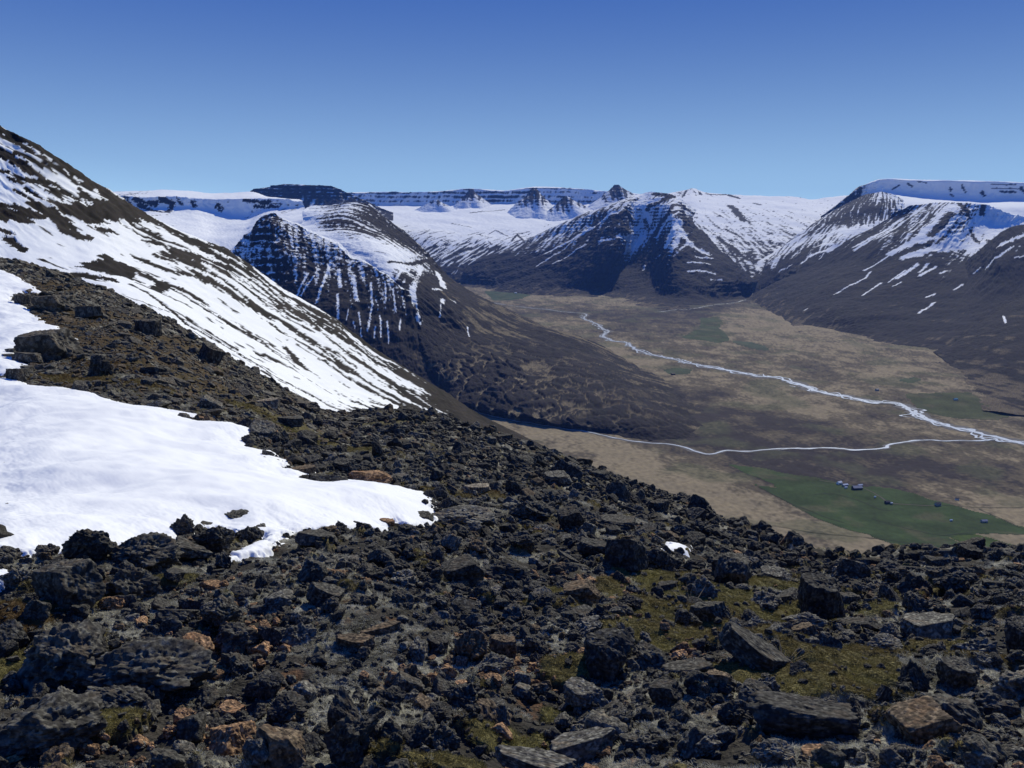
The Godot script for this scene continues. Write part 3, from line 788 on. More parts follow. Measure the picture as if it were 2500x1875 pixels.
func valley() -> void:
	var nu := 640
	var nv := 420
	var P := PackedVector3Array()
	P.resize(nu * nv)
	for j in nv:
		var d := plane_depth(lerpf(1470.0, 668.0, float(j) / (nv - 1)))
		for i in nu:
			var p := at(lerpf(940.0, 2760.0, float(i) / (nu - 1)), 900.0, d)
			p.y = vh(p.x, p.z)
			P[j * nu + i] = p
	# how pale the ground is: 0 dark heath, 1 straw
	var spots := [1600, 990, -.2, 1650, 1010, -.2, 1720, 1030, -.2, 1780, 1045, -.2, 1840, 1055, -.1, 1700, 1070, -.2, 1780, 1075, -.2, 1660, 1045, -.2, 1560, 955, -.1, 1620, 970, -.1, 1700, 985, 0, 1500, 765, 0, 1660, 760, -.1, 1580, 770, 0, 1420, 745, .4, 1960, 830, .5, 2060, 870, .5, 1500, 960, .1, 1560, 990, .05, 1620, 1020, .05, 1700, 1000, .1, 1780, 1010, .1, 1850, 1030, .15, 1930, 1050, .2, 1500, 920, .3, 1600, 1050, .05, 1690, 1065, .05, 1800, 1080, .1, 2000, 1125, -.1, 2200, 1130, -.1, 1800, 1122, .05, 2350, 1170, .1, 2400, 1140, .15, 2220, 1165, .1, 1950, 1140, 0, 1560, 1140, .9, 1500, 1120, .95, 1640, 1180, .9, 1400, 1070, .9, 1350, 1050, .85, 1450, 850, .9, 1550, 890, .8, 1350, 790, .7, 1700, 930, .65, 1900, 965, .7, 2000, 1000, .8, 1800, 985, .65, 2200, 1010, .5, 2100, 1030, .5, 1300, 1060, .8, 1450, 1090, .95, 1600, 1120, .85, 1700, 1180, .9, 1800, 1230, .8, 1900, 1300, .9, 2000, 1330, .85,
		2450, 1240, .8, 2480, 1320, .85, 2450, 1110, .75, 2300, 1100, .5, 1300, 700, .6, 1400, 725, .8, 1500, 745, .7, 1900, 800, .95, 1850, 770, .85, 2000, 850, .85, 1800, 830, .7, 2150, 900, .75, 2250, 930, .6, 1650, 860, .45, 1560, 830, .35, 1600, 800, .25, 1550, 770, .1, 1450, 770, .2, 1620, 765, .05, 1700, 755, .1,
		1900, 1120, .02, 2100, 1140, .02, 2300, 1150, .05, 2450, 1160, .25, 1750, 1112, .15, 2050, 1112, .15, 1850, 1060, .15, 1750, 1040, .1, 1650, 980, .15, 1600, 950, .25, 2000, 1062, .3, 2150, 1070, .2, 2100, 1195, .3, 2300, 1200, .35, 2300, 1060, .5, 1400, 1130, .5, 1900, 885, .45, 2060, 905, .45, 2450, 900, .35, 2200, 1180, .25, 1850, 1140, .2, 1550, 1060, .7, 1650, 1140, .6, 2350, 1110, .6]
	var cu := 64
	var cv := 42
	var coarse := PackedFloat32Array()
	coarse.resize(cu * cv)
	var sp := []
	for k in range(0, spots.size(), 3):
		var q := ground_px(spots[k], spots[k + 1])
		sp.append([q.x / -q.y * 3.0, log(-q.y) * 3.2, spots[k + 2]])
	for j in cv:
		for i in cu:
			var p := P[(j * (nv - 1) / (cv - 1)) * nu + i * (nu - 1) / (cu - 1)]
			var a := p.x / -p.z * 3.0
			var b := log(-p.z) * 3.2
			var sw := 0.0
			var sv := 0.0
			for e in sp:
				var d2: float = (a - e[0]) * (a - e[0]) + (b - e[1]) * (b - e[1]) + 0.0004
				var w := 1.0 / (d2 * d2)
				sw += w
				sv += w * e[2]
			coarse[j * cu + i] = sv / sw
	var C := PackedColorArray()
	C.resize(nu * nv)
	var heath := Color(0.030, 0.023, 0.024)
	var brown := Color(0.092, 0.072, 0.048)
	var straw := Color(0.225, 0.178, 0.112)
	var olive := Color(0.075, 0.078, 0.040)
	for j in nv:
		var fj := float(j) / (nv - 1) * (cv - 1)
		var kj := mini(int(fj), cv - 2)
		fj -= kj
		for i in nu:
			var fi := float(i) / (nu - 1) * (cu - 1)
			var ki := mini(int(fi), cu - 2)
			fi -= ki
			var t := lerpf(lerpf(coarse[kj * cu + ki], coarse[kj * cu + ki + 1], fi), lerpf(coarse[(kj + 1) * cu + ki], coarse[(kj + 1) * cu + ki + 1], fi), fj)
			var p := P[j * nu + i]
			var big := n_fbm.get_noise_2d(p.x * 0.0045 + 40.0, p.z * 0.0028)
			var mid := n_fbm.get_noise_2d(p.x * 0.013 - 7.0, p.z * 0.009)
			var fin := n_fine.get_noise_2d(p.x * 0.06, p.z * 0.05)
			t += 0.40 * big + 0.36 * mid + 0.20 * fin
			var col := heath.lerp(brown, smoothstep(0.05, 0.40, t)).lerp(straw, smoothstep(0.42, 0.80, t))
			col = col.lerp(olive, 0.55 * smoothstep(0.1, 0.4, n_fbm.get_noise_2d(p.x * 0.003 + 90.0, p.z * 0.003)))
			var v := 1.0 + 0.35 * fin
			C[j * nu + i] = Color(col.r * v, col.g * v, col.b * v)
	var N := normals(P, nu, nv)
	var mi := MeshInstance3D.new()
	mi.mesh = grid_mesh(P, N, C, nu, nv)
	mi.material_override = m_terrain
	put(mi, "valley_ground", "broad valley floor of straw-coloured grass and dark heath", "valley floor", "", "structure")
	fields(P, N, nu, nv)
	rivers()
	farms()

func fields(P: PackedVector3Array, N: PackedVector3Array, nu: int, nv: int) -> void:
	var list := [
		["large dark green hay field around the farm buildings, crossed by ditches", Color(0.034, 0.056, 0.018), [1783, 1134, 1850, 1142, 1930, 1160, 1995, 1168, 2060, 1183, 2110, 1190, 2165, 1194, 2230, 1210, 2275, 1226, 2330, 1240, 2420, 1262, 2470, 1285, 2530, 1298, 2540, 1312, 2470, 1308, 2420, 1306, 2370, 1306, 2315, 1312, 2330, 1330, 2390, 1352, 2440, 1372, 2380, 1400, 2300, 1395, 2290, 1362, 2240, 1340, 2180, 1328, 2120, 1302, 2050, 1282, 1990, 1258, 1925, 1222, 1870, 1196, 1848, 1188, 1900, 1192, 1895, 1185, 1830, 1158]],
		["brighter green corner field below the large hay field", Color(0.042, 0.066, 0.014), [2318, 1313, 2372, 1307, 2410, 1318, 2520, 1350, 2560, 1372, 2450, 1376, 2392, 1352]],
		["dull green field beside the river bend under the brown spur", Color(0.048, 0.056, 0.024), [2210, 964, 2280, 961, 2365, 958, 2398, 980, 2452, 1003, 2458, 1016, 2423, 1024, 2335, 1018, 2275, 1008, 2242, 994]],
		["small stepped green field in the middle of the valley", Color(0.040, 0.056, 0.024), [1712, 777, 1752, 774, 1762, 790, 1752, 800, 1768, 815, 1782, 831, 1752, 838, 1720, 832, 1664, 824, 1690, 812, 1712, 803]],
		["far green field at the foot of the massif near the valley head", Color(0.036, 0.058, 0.026), [1185, 712, 1225, 708, 1252, 707, 1300, 714, 1285, 724, 1262, 731, 1205, 732]],
		["narrow green meadow strip below the stepped field", Color(0.050, 0.066, 0.040), [1787, 834, 1820, 835, 1862, 845, 1880, 856, 1835, 850, 1800, 842]],
		["faint green patch beside the upper river bend", Color(0.045, 0.060, 0.032), [1622, 902, 1650, 898, 1690, 903, 1682, 912, 1640, 914]],
		["small green patch below the brown spur slope", Color(0.050, 0.066, 0.034), [2196, 930, 2230, 922, 2248, 927, 2225, 936]],
	]
	for f in list:
		var poly := PackedVector2Array()
		var lo := Vector2(1e9, 1e9)
		var hi := -lo
		for k in range(0, f[2].size(), 2):
			var q := ground_px(f[2][k], f[2][k + 1])
			poly.append(q)
			lo = lo.min(q)
			hi = hi.max(q)
		var keep := PackedByteArray()
		keep.resize(nu * nv)
		var Q := P.duplicate()
		var C := PackedColorArray()
		C.resize(nu * nv)
		var base: Color = f[1]
		for k in nu * nv:
			var p := P[k]
			if p.x < lo.x - 60.0 or p.x > hi.x + 60.0 or p.z < lo.y - 60.0 or p.z > hi.y + 60.0:
				continue
			var wob := 7.0 * n_fine.get_noise_2d(p.x * 0.03, p.z * 0.03)
			var inside := Geometry2D.is_point_in_polygon(Vector2(p.x + wob, p.z + wob * 1.7), poly)
			keep[k] = 1 if inside else 0
			var v := 1.0 + 0.45 * n_fbm.get_noise_2d(p.x * 0.011, p.z * 0.007) + 0.25 * n_fine.get_noise_2d(p.x * 0.08, p.z * 0.06)
			var c := base.lerp(Color(0.085, 0.075, 0.042), 0.6 * smoothstep(0.12, 0.5, n_fbm.get_noise_2d(p.x * 0.006 + 5.0, p.z * 0.006)))
			C[k] = Color(c.r * v, c.g * v, c.b * v)
			Q[k].y += 0.5
		var mi := MeshInstance3D.new()
		mi.mesh = grid_mesh(Q, N, C, nu, nv, keep)
		mi.material_override = m_terrain
		put(mi, "field", f[0], "field", "", "structure")

# a strip that lies on the valley floor along a line of pixels
func ribbon(pts: Array, width: float, mat: Material, meander := 0.0, lift := 0.8, sd := 0.0, taper := true) -> ArrayMesh:
	var curve := Curve2D.new()
	var ws := []
	for p in pts:
		ws.append(ground_px(p[0], p[1]))
	for k in ws.size():
		var a: Vector2 = ws[maxi(k - 1, 0)]
		var b: Vector2 = ws[mini(k + 1, ws.size() - 1)]
		var t := (b - a) / 6.0
		curve.add_point(ws[k], -t, t)
	var length := curve.get_baked_length()
	var n := clampi(int(length / 9.0), 8, 900)
	var st := SurfaceTool.new()
	st.begin(Mesh.PRIMITIVE_TRIANGLES)
	var across := 3
	for k in n + 1:
		var s := length * k / n
		var p := curve.sample_baked(s)
		var q := curve.sample_baked(minf(s + 4.0, length)) - curve.sample_baked(maxf(s - 4.0, 0.0))
		var side := Vector2(-q.y, q.x).normalized()
		p += side * meander * n_fbm.get_noise_2d(s * 0.007 + sd * 31.0, sd)
		var w := width * (0.75 + 0.9 * absf(n_fine.get_noise_2d(s * 0.02, sd * 7.0 + 2.0)))
		if taper:
			w *= clampf(minf(s, length - s) / 60.0, 0.15, 1.0)
		for c in across:
			var o := p + side * w * (float(c) / (across - 1) - 0.5)
			st.set_normal(Vector3.UP)
			st.add_vertex(Vector3(o.x, vh(o.x, o.y) + lift, o.y))
	for k in n:
		for c in across - 1:
			var a := k * across + c
			for v in [a, a + across, a + 1, a + 1, a + across, a + across + 1]:
				st.add_index(v)
	var m := st.commit()
	m.surface_set_material(0, mat)
	return m

func flat_mat(called: String, c: Color, rough := 0.9, spec := 0.3) -> StandardMaterial3D:
	var m := StandardMaterial3D.new()
	m.resource_name = called
	m.albedo_color = c.linear_to_srgb()
	m.roughness = rough
	m.metallic_specular = spec
	return m

func rivers() -> void:
	var water := flat_mat("milky_water", Color(0.60, 0.64, 0.68), 0.25, 0.6)
	var gravel := flat_mat("river_gravel", Color(0.115, 0.105, 0.100))
	var ditch := flat_mat("ditch_earth", Color(0.020, 0.026, 0.014))
	var track := flat_mat("gravel_track", Color(0.080, 0.068, 0.052))
	var main := pairs([1180, 736, 1234, 745, 1317, 754, 1389, 763, 1430, 768, 1425, 777, 1452, 789, 1468, 799, 1486, 809, 1472, 818, 1496, 831, 1530, 839, 1554, 855, 1590, 864, 1635, 875, 1686, 890, 1733, 896, 1787, 905, 1845, 918, 1902, 925, 1946, 938, 1968, 945, 2007, 960, 2069, 970, 2134, 983, 2203, 988, 2232, 1009, 2264, 1026, 2333, 1043, 2387, 1057, 2441, 1072, 2500, 1086, 2600, 1110])
	var low := main.slice(15)
	var river := Node3D.new()
	var parts := [["gravel_bed", main, 34.0, 20.0, 0.35, 1.0, gravel], ["gravel_bed", low, 60.0, 30.0, 0.45, 2.0, gravel], ["channel", main, 9.0, 8.0, 1.0, 3.0, water], ["channel", main.slice(5), 8.0, 46.0, 1.05, 4.0, water], ["channel", low, 9.0, 70.0, 1.1, 5.0, water], ["channel", low, 12.0, 26.0, 1.15, 6.0, water], ["channel", main.slice(4, 17), 7.0, 60.0, 1.2, 7.0, water], ["channel", main.slice(31), 16.0, 10.0, 1.25, 8.0, water], ["channel", main.slice(20, 32), 8.0, 95.0, 1.3, 9.0, water]]
	for e in parts:
		var mi := MeshInstance3D.new()
		mi.name = e[0]
		mi.mesh = ribbon(e[1], e[2], e[6], e[3], e[4], e[5])
		river.add_child(mi, true)
	put(river, "river", "pale braided river winding down the middle of the valley", "river", "", "structure")
	var trib := pairs([1100, 985, 1160, 1003, 1244, 1023, 1290, 1030, 1352, 1040, 1442, 1055, 1530, 1072, 1600, 1080, 1660, 1088, 1700, 1100, 1736, 1106, 1772, 1100, 1816, 1101, 1895, 1099, 1960, 1095, 2018, 1092, 2054, 1094, 2098, 1097, 2163, 1093, 2170, 1087, 2235, 1079, 2300, 1077, 2365, 1076, 2441, 1073])
	var stream := Node3D.new()
	for e in [["gravel_bed", trib, 18.0, 6.0, 0.4, 11.0, gravel], ["channel", trib, 5.5, 5.0, 1.0, 12.0, water], ["channel", trib.slice(13), 6.0, 16.0, 1.1, 13.0, water]]:
		var mi := MeshInstance3D.new()
		mi.name = e[0]
		mi.mesh = ribbon(e[1], e[2], e[6], e[3], e[4], e[5])
		stream.add_child(mi, true)
	put(stream, "stream", "narrow bright stream running under the dark bank to join the river", "stream", "", "structure")
	for e in [
		["ditch running across the green hay field below the barn", [1985, 1207, 2035, 1206, 2090, 1218, 2150, 1243, 2180, 1246]],
		["long dark ditch through the lower green hay field", [2130, 1265, 2200, 1285, 2290, 1307, 2340, 1306, 2372, 1305]],
		["ditch along the lower edge of the green hay field", [1850, 1190, 1930, 1224, 2000, 1254, 2060, 1275]],
		["dark drain winding through straw grass below the hay field", [1770, 1268, 1830, 1276, 1900, 1282, 1960, 1295, 2030, 1305, 2130, 1312, 2200, 1325, 2260, 1340, 2300, 1358]],
		["straight boundary ditch east of the lone farmhouse".replace(" east of", " beyond"), [2300, 1238, 2380, 1241, 2500, 1240]],
		["slanting boundary ditch between pale pasture and green field", [2390, 1245, 2440, 1268, 2500, 1296]]]:
		var mi := MeshInstance3D.new()
		mi.mesh = ribbon(pairs(e[1]), 2.0, ditch, 3.0, 0.9, 15.0, false)
		put(mi, "ditch", e[0], "ditch", "", "structure")
	for e in [["gravel track curving round the dull green riverside field", [2150, 945, 2195, 960, 2225, 990, 2270, 1012, 2335, 1024, 2423, 1030, 2520, 1034]], ["faint track crossing the upper valley to the stepped field", [1560, 785, 1620, 800, 1680, 806, 1712, 803]], ["farm track leading past the barn and the small sheds", [2000, 1172, 2060, 1184, 2110, 1194, 2150, 1215, 2180, 1230, 2290, 1240]]]:
		var mi := MeshInstance3D.new()
		mi.mesh = ribbon(pairs(e[1]), 3.0, track, 5.0, 0.85, 17.0, false)
		put(mi, "track", e[0], "track", "", "structure")
	# the stream in the side gorge
	var gorge := pairs([1846, 715, 1830, 728, 1800, 738, 1750, 745, 1700, 752, 1640, 757, 1600, 762])
	var gs := MeshInstance3D.new()
	gs.mesh = ribbon(gorge, 9.0, water, 8.0, 1.2, 21.0)
	put(gs, "stream", "thin side stream leaving the gorge between massif and dark mountain", "stream", "", "structure")

# ---------------------------------------------------------------- farm buildings
func house(px: float, py: float, size: Vector3, turn: float, wall: Material, roof: Material, label: String, category: String, group := "") -> void:
	var q := ground_px(px, py)
	var o := Node3D.new()
	o.position = Vector3(q.x, vh(q.x, q.y) + 0.4, q.y)
	o.rotation.y = turn
	var w := MeshInstance3D.new()
	w.name = "wall"
	var st := SurfaceTool.new()
	st.begin(Mesh.PRIMITIVE_TRIANGLES)
	size *= 0.85
	var x := size.x / 2
	var z := size.z / 2
	var h := size.y
	var r := size.y + size.z * 0.32
	var c := [Vector3(-x, -1, -z), Vector3(x, -1, -z), Vector3(x, -1, z), Vector3(-x, -1, z), Vector3(-x, h, -z), Vector3(x, h, -z), Vector3(x, h, z), Vector3(-x, h, z), Vector3(-x, r, 0), Vector3(x, r, 0)]
	for f in [[0, 1, 5, 4], [2, 3, 7, 6], [1, 2, 6, 5], [3, 0, 4, 7]]:
		for k in [0, 1, 2, 0, 2, 3]:
			st.add_vertex(c[f[k]])
	for f in [[4, 8, 7], [5, 6, 9]]:
		for k in f:
			st.add_vertex(c[k])
	st.generate_normals()
	w.mesh = st.commit()
	w.material_override = wall
	o.add_child(w)
	for side in [-1.0, 1.0]:
		var rf := MeshInstance3D.new()
		rf.name = "roof_slope"
		var b := BoxMesh.new()
		var run := z * 1.14
		var rise := r - h
		b.size = Vector3(size.x + 0.8, 0.25, Vector2(run, rise * 1.14).length())
		rf.mesh = b
		rf.material_override = roof
		rf.position = Vector3(0, h + rise * 0.5 - rise * 0.07 + 0.18, side * run * 0.5)
		rf.rotation.x = side * atan2(rise, z)
		o.add_child(rf, true)
	var dk := flat_mat("opening", Color(0.02, 0.02, 0.022), 0.4)
	for k in 3:
		var win := MeshInstance3D.new()
		win.name = "window" if k != 1 else "door"
		var bm := BoxMesh.new()
		bm.size = Vector3(size.x * 0.12, size.y * (0.34 if k != 1 else 0.7), 0.12)
		win.mesh = bm
		win.material_override = dk
		win.position = Vector3((k - 1) * size.x * 0.3, size.y * (0.55 if k != 1 else 0.36), z + 0.05)
		o.add_child(win, true)
	put(o, category.replace(" ", "_"), label, category, group)

func farms() -> void:
	var white := flat_mat("white_paint", Color(0.78, 0.78, 0.76), 0.6)
	var grey := flat_mat("grey_iron", Color(0.26, 0.25, 0.28), 0.45, 0.5)
	var dark := flat_mat("dark_iron", Color(0.035, 0.033, 0.045), 0.6)
	var pale := flat_mat("pale_iron", Color(0.62, 0.63, 0.66), 0.4, 0.5)
	var teal := flat_mat("teal_iron", Color(0.12, 0.30, 0.32), 0.5)
	var tanw := flat_mat("concrete", Color(0.36, 0.33, 0.29), 0.8)
	house(2049, 1182, Vector3(13, 5, 8), 0.5, white, pale, "white farmhouse with a pale roof above the long grey barn", "farmhouse")
	house(2063, 1187, Vector3(15, 3.6, 7), 0.35, tanw, pale, "low pale-roofed outbuilding attached beside the white farmhouse", "outbuilding")
	house(2092, 1195, Vector3(24, 5, 13), 0.12, dark, grey, "long dark barn with a grey sheet roof in the hay field", "barn")
	house(2100, 1187, Vector3(12, 3, 5), 0.2, tanw, pale, "small pale shed just behind the long dark barn", "shed")
	house(2065, 1192, Vector3(7, 3, 4), 0.3, white, pale, "tiny white shed between the white farmhouse and the barn", "shed")
	house(2166, 1229, Vector3(11, 4, 8), 0.3, dark, dark, "dark ruined shed on the bare patch in the hay field", "shed")
	house(2176, 1231, Vector3(5, 3, 4), 0.3, tanw, pale, "little pale hut against the dark ruined shed", "hut")
	house(2136, 1216, Vector3(4, 2.4, 3), 0.0, white, white, "tiny white hut beside the farm track below the barn", "hut")
	house(2289, 1238, Vector3(12, 5, 9), 0.25, tanw, dark, "lone dark-roofed farmhouse at the end of the hay field", "farmhouse")
	house(2336, 1223, Vector3(9, 3, 6), -0.4, white, dark, "small white house on the brown moor above the hay field", "house")
	house(2322, 1271, Vector3(5, 2.6, 3), 0.0, white, white, "tiny white shed standing in the lower green field", "shed")
	house(2402, 1278, Vector3(13, 3.5, 8), 0.1, tanw, grey, "grey stone sheepfold shed in the far corner of the field", "shed")
	house(2333, 978, Vector3(14, 4, 9), 0.2, white, teal, "teal-roofed farmhouse in the dull green riverside field", "farmhouse")
	house(2141, 956, Vector3(15, 5, 9), 0.5, tanw, tanw, "sandy-coloured barn by the gravel track near the river", "barn")
	house(1259, 717, Vector3(22, 7, 14), 0.1, white, white, "white farmhouse in the far green field under the massif", "farmhouse")
	house(1643, 915, Vector3(18, 5, 12), 0.2, dark, dark, "dark barn beside the faint green patch by the river", "barn")

# ---------------------------------------------------------------- the rubble shoulder in front
var A := {}
var moss := []
var snow_polys := []
var landmarks := []
var near_stones := {}

func foreground() -> void:
	var cols := [
		[-160, [[2300, 1.75], [1875, 2.6], [1650, 3.5], [1490, 4.5], [1370, 5.6], [1150, 10], [940, 19], [800, 30], [690, 42], [600, 57], [650, 75]]],
		[100, [[2300, 1.75], [1875, 2.6], [1650, 3.5], [1490, 4.5], [1370, 5.6], [1150, 10], [940, 19], [810, 30], [720, 41], [654, 55], [710, 70]]],
		[350, [[2300, 1.75], [1875, 2.6], [1650, 3.5], [1490, 4.5], [1370, 5.7], [1180, 9.5], [1000, 16.5], [880, 25], [805, 36], [752, 48], [820, 62]]],
		[600, [[2300, 1.75], [1875, 2.6], [1650, 3.55], [1490, 4.55], [1360, 6], [1205, 9.2], [1060, 15.5], [980, 24], [930, 33], [897, 43], [960, 56]]],
		[800, [[2300, 1.75], [1875, 2.6], [1660, 3.55], [1500, 4.6], [1350, 6.4], [1215, 9.8], [1120, 14.5], [1070, 21], [1030, 31], [1006, 43], [1060, 55]]],
		[1000, [[2300, 1.75], [1875, 2.6], [1670, 3.55], [1500, 4.7], [1360, 6.6], [1240, 9.8], [1140, 15], [1075, 22], [1032, 31], [1006, 41], [1070, 52]]],
		[1200, [[2300, 1.75], [1875, 2.6], [1690, 3.5], [1530, 4.65], [1400, 6.4], [1290, 9.2], [1195, 14], [1135, 20], [1092, 27], [1060, 35], [1130, 47]]],
		[1400, [[2300, 1.75], [1875, 2.6], [1700, 3.45], [1550, 4.6], [1430, 6.3], [1330, 8.8], [1240, 13], [1195, 17], [1158, 23], [1130, 30], [1210, 42]]],
		[1600, [[2300, 1.75], [1875, 2.6], [1700, 3.45], [1570, 4.5], [1460, 6], [1370, 8.4], [1300, 12], [1262, 15.5], [1230, 20], [1207, 25], [1300, 36]]],
		[1800, [[2300, 1.75], [1875, 2.6], [1705, 3.45], [1585, 4.5], [1490, 6], [1410, 8.2], [1358, 10.5], [1326, 12.8], [1303, 15.5], [1287, 18], [1390, 28]]],
		[2000, [[2300, 1.75], [1875, 2.6], [1705, 3.45], [1590, 4.5], [1505, 5.9], [1438, 7.6], [1406, 8.8], [1384, 10], [1367, 11.5], [1355, 13], [1470, 22]]],
		[2250, [[2300, 1.75], [1875, 2.6], [1705, 3.45], [1590, 4.5], [1505, 5.9], [1445, 7.4], [1415, 8.5], [1393, 9.7], [1377, 11], [1366, 12.3], [1485, 21]]],
		[2500, [[2300, 1.75], [1875, 2.6], [1705, 3.45], [1585, 4.55], [1495, 6], [1435, 7.5], [1403, 8.7], [1380, 10], [1365, 11.3], [1355, 12.5], [1465, 21]]],
		[2720, [[2300, 1.75], [1875, 2.6], [1705, 3.45], [1585, 4.55], [1490, 6], [1425, 7.5], [1393, 8.7], [1370, 10], [1355, 11.3], [1345, 12.5], [1450, 21]]],
	]
	var net := []
	for r in 11:
		var row := []
		for c in cols:
			row.append([c[0], c[1][r][0], c[1][r][1]])
		net.append(row)
	A = loft(net, 520, 520)
	A.last_row = int(520 * 0.895)
	A.base = A.P.duplicate()
	# ellipses of moss: px, py, half width, half height, weight, brown
	for m in [[1640, 1420, 120, 40, 1, .1], [1760, 1470, 150, 50, 1, .1], [1900, 1500, 140, 40, 1, .2], [1600, 1580, 110, 40, .9, .3], [1800, 1570, 130, 40, .9, .3], [1880, 1690, 150, 50, 1, .1], [2050, 1640, 120, 60, 1, .2], [1530, 1440, 60, 40, .8, .2], [1700, 1440, 130, 42, 1, 0], [1880, 1430, 90, 30, 1, 0], [1640, 1510, 110, 40, 1, .2], [1770, 1500, 100, 40, 1, .5], [1960, 1560, 120, 30, 1, .1], [1980, 1650, 170, 60, 1, .1], [2120, 1590, 70, 40, .9, .5], [2110, 1710, 80, 35, .9, .3], [2110, 1485, 50, 25, 1, 0], [1480, 1530, 80, 40, .9, .2], [1560, 1480, 70, 30, .9, .1],
		[1700, 1660, 70, 40, .9, .2], [1380, 1650, 50, 35, .8, .1], [1360, 1720, 40, 35, .8, .1], [1240, 1790, 80, 40, .8, 0], [1110, 1860, 50, 25, .8, .1], [400, 1420, 55, 16, .9, 0], [200, 1480, 35, 22, .9, .1], [60, 1500, 90, 30, .8, .4], [10, 1640, 40, 60, .8, .2], [260, 1770, 60, 40, .8, .1], [215, 1575, 30, 16, .8, .2], [20, 1560, 50, 60, .7, .9],
		[2300, 1560, 70, 25, .7, .2], [2390, 1600, 80, 30, .6, .4], [2250, 1450, 90, 20, .4, .3], [1350, 1440, 50, 20, .6, .2], [1060, 1470, 40, 10, .4, 0], [1150, 1212, 90, 16, .9, .5], [1080, 1200, 60, 14, .8, .3], [1250, 1230, 30, 14, .8, .7], [800, 1090, 70, 26, .9, .1], [740, 1060, 90, 26, .8, .1], [880, 1110, 60, 20, .5, .2], [660, 1020, 90, 26, .7, .3], [900, 1040, 90, 18, .5, .2],
		[300, 830, 130, 34, 1, 1], [220, 770, 90, 28, .8, 1], [420, 890, 120, 26, .9, 1], [330, 900, 150, 22, .8, .9], [520, 950, 110, 22, .9, .8], [150, 790, 60, 30, .7, 1], [450, 850, 60, 26, .7, 1], [250, 935, 150, 14, .7, .6], [120, 700, 60, 16, .6, 1]]:
		var p: Vector3 = A.P[locate(A, m[0], m[1])]
		var d := (p - EYE).length()
		var tilt := clampf((EYE.y - p.y) / d + 0.10, 0.12, 1.0)
		moss.append([p.x, p.z, m[2] * d / F, m[3] * d / F / tilt, m[4], m[5]])
	print("loft ", Time.get_ticks_msec() - t0)
	snow_shapes()
	ground_sheet()
	print("ground ", Time.get_ticks_msec() - t0)
	snow_sheets()
	print("snow ", Time.get_ticks_msec() - t0)
	rocks()
	print("rocks ", Time.get_ticks_msec() - t0)
	tufts()

# (how mossy, how brown) at a place
func moss_at(x: float, z: float) -> Vector2:
	var out := Vector2.ZERO
	for m in moss:
		var dx: float = (x - m[0]) / m[2]
		if absf(dx) > 1.6:
			continue
		var dz: float = (z - m[1]) / m[3]
		var r2 := dx * dx + dz * dz
		if r2 < 2.3:
			var w: float = m[4] * (1.0 - smoothstep(0.75, 1.5, sqrt(r2)))
			if w > out.x:
				out = Vector2(w, m[5])
	return out

func noise_tex(n: FastNoiseLite, size: int, ramp: Array, bump := 0.0) -> NoiseTexture2D:
	var t := NoiseTexture2D.new()
	t.width = size
	t.height = size
	t.seamless = true
	t.seamless_blend_skirt = 0.2
	t.noise = n
	if ramp.size():
		var g := Gradient.new()
		var off := PackedFloat32Array()
		var col := PackedColorArray()
		for e in ramp:
			off.append(e[0])
			col.append(Color(e[1], e[1], e[1]) if not e[1] is Color else e[1])
		g.offsets = off
		g.colors = col
		t.color_ramp = g
	if bump > 0.0:
		t.as_normal_map = true
		t.bump_strength = bump
	return t

var tex_grain: NoiseTexture2D
var tex_relief: NoiseTexture2D
var tex_pits: NoiseTexture2D

func stone_mat(called: String, tint: Color, scale: float, relief: float) -> StandardMaterial3D:
	if tex_grain == null:
		tex_grain = noise_tex(noise(FastNoiseLite.TYPE_SIMPLEX_SMOOTH, 0.02, 6, 71), 1024, [[0.0, 0.42], [0.38, 0.66], [0.5, 0.84], [0.64, 0.93], [0.72, 1.0], [1.0, 1.0]])
		tex_relief = noise_tex(noise(FastNoiseLite.TYPE_SIMPLEX_SMOOTH, 0.02, 6, 72), 1024, [])
	var m := StandardMaterial3D.new()
	m.resource_name = called
	m.vertex_color_use_as_albedo = true
	m.albedo_color = tint
	m.albedo_texture = tex_grain
	m.roughness = 0.92
	m.metallic_specular = 0.3
	m.heightmap_enabled = true
	m.heightmap_texture = tex_relief
	m.heightmap_scale = relief
	m.uv1_triplanar = true
	m.uv1_world_triplanar = true
	m.uv1_scale = Vector3.ONE * scale
	return m

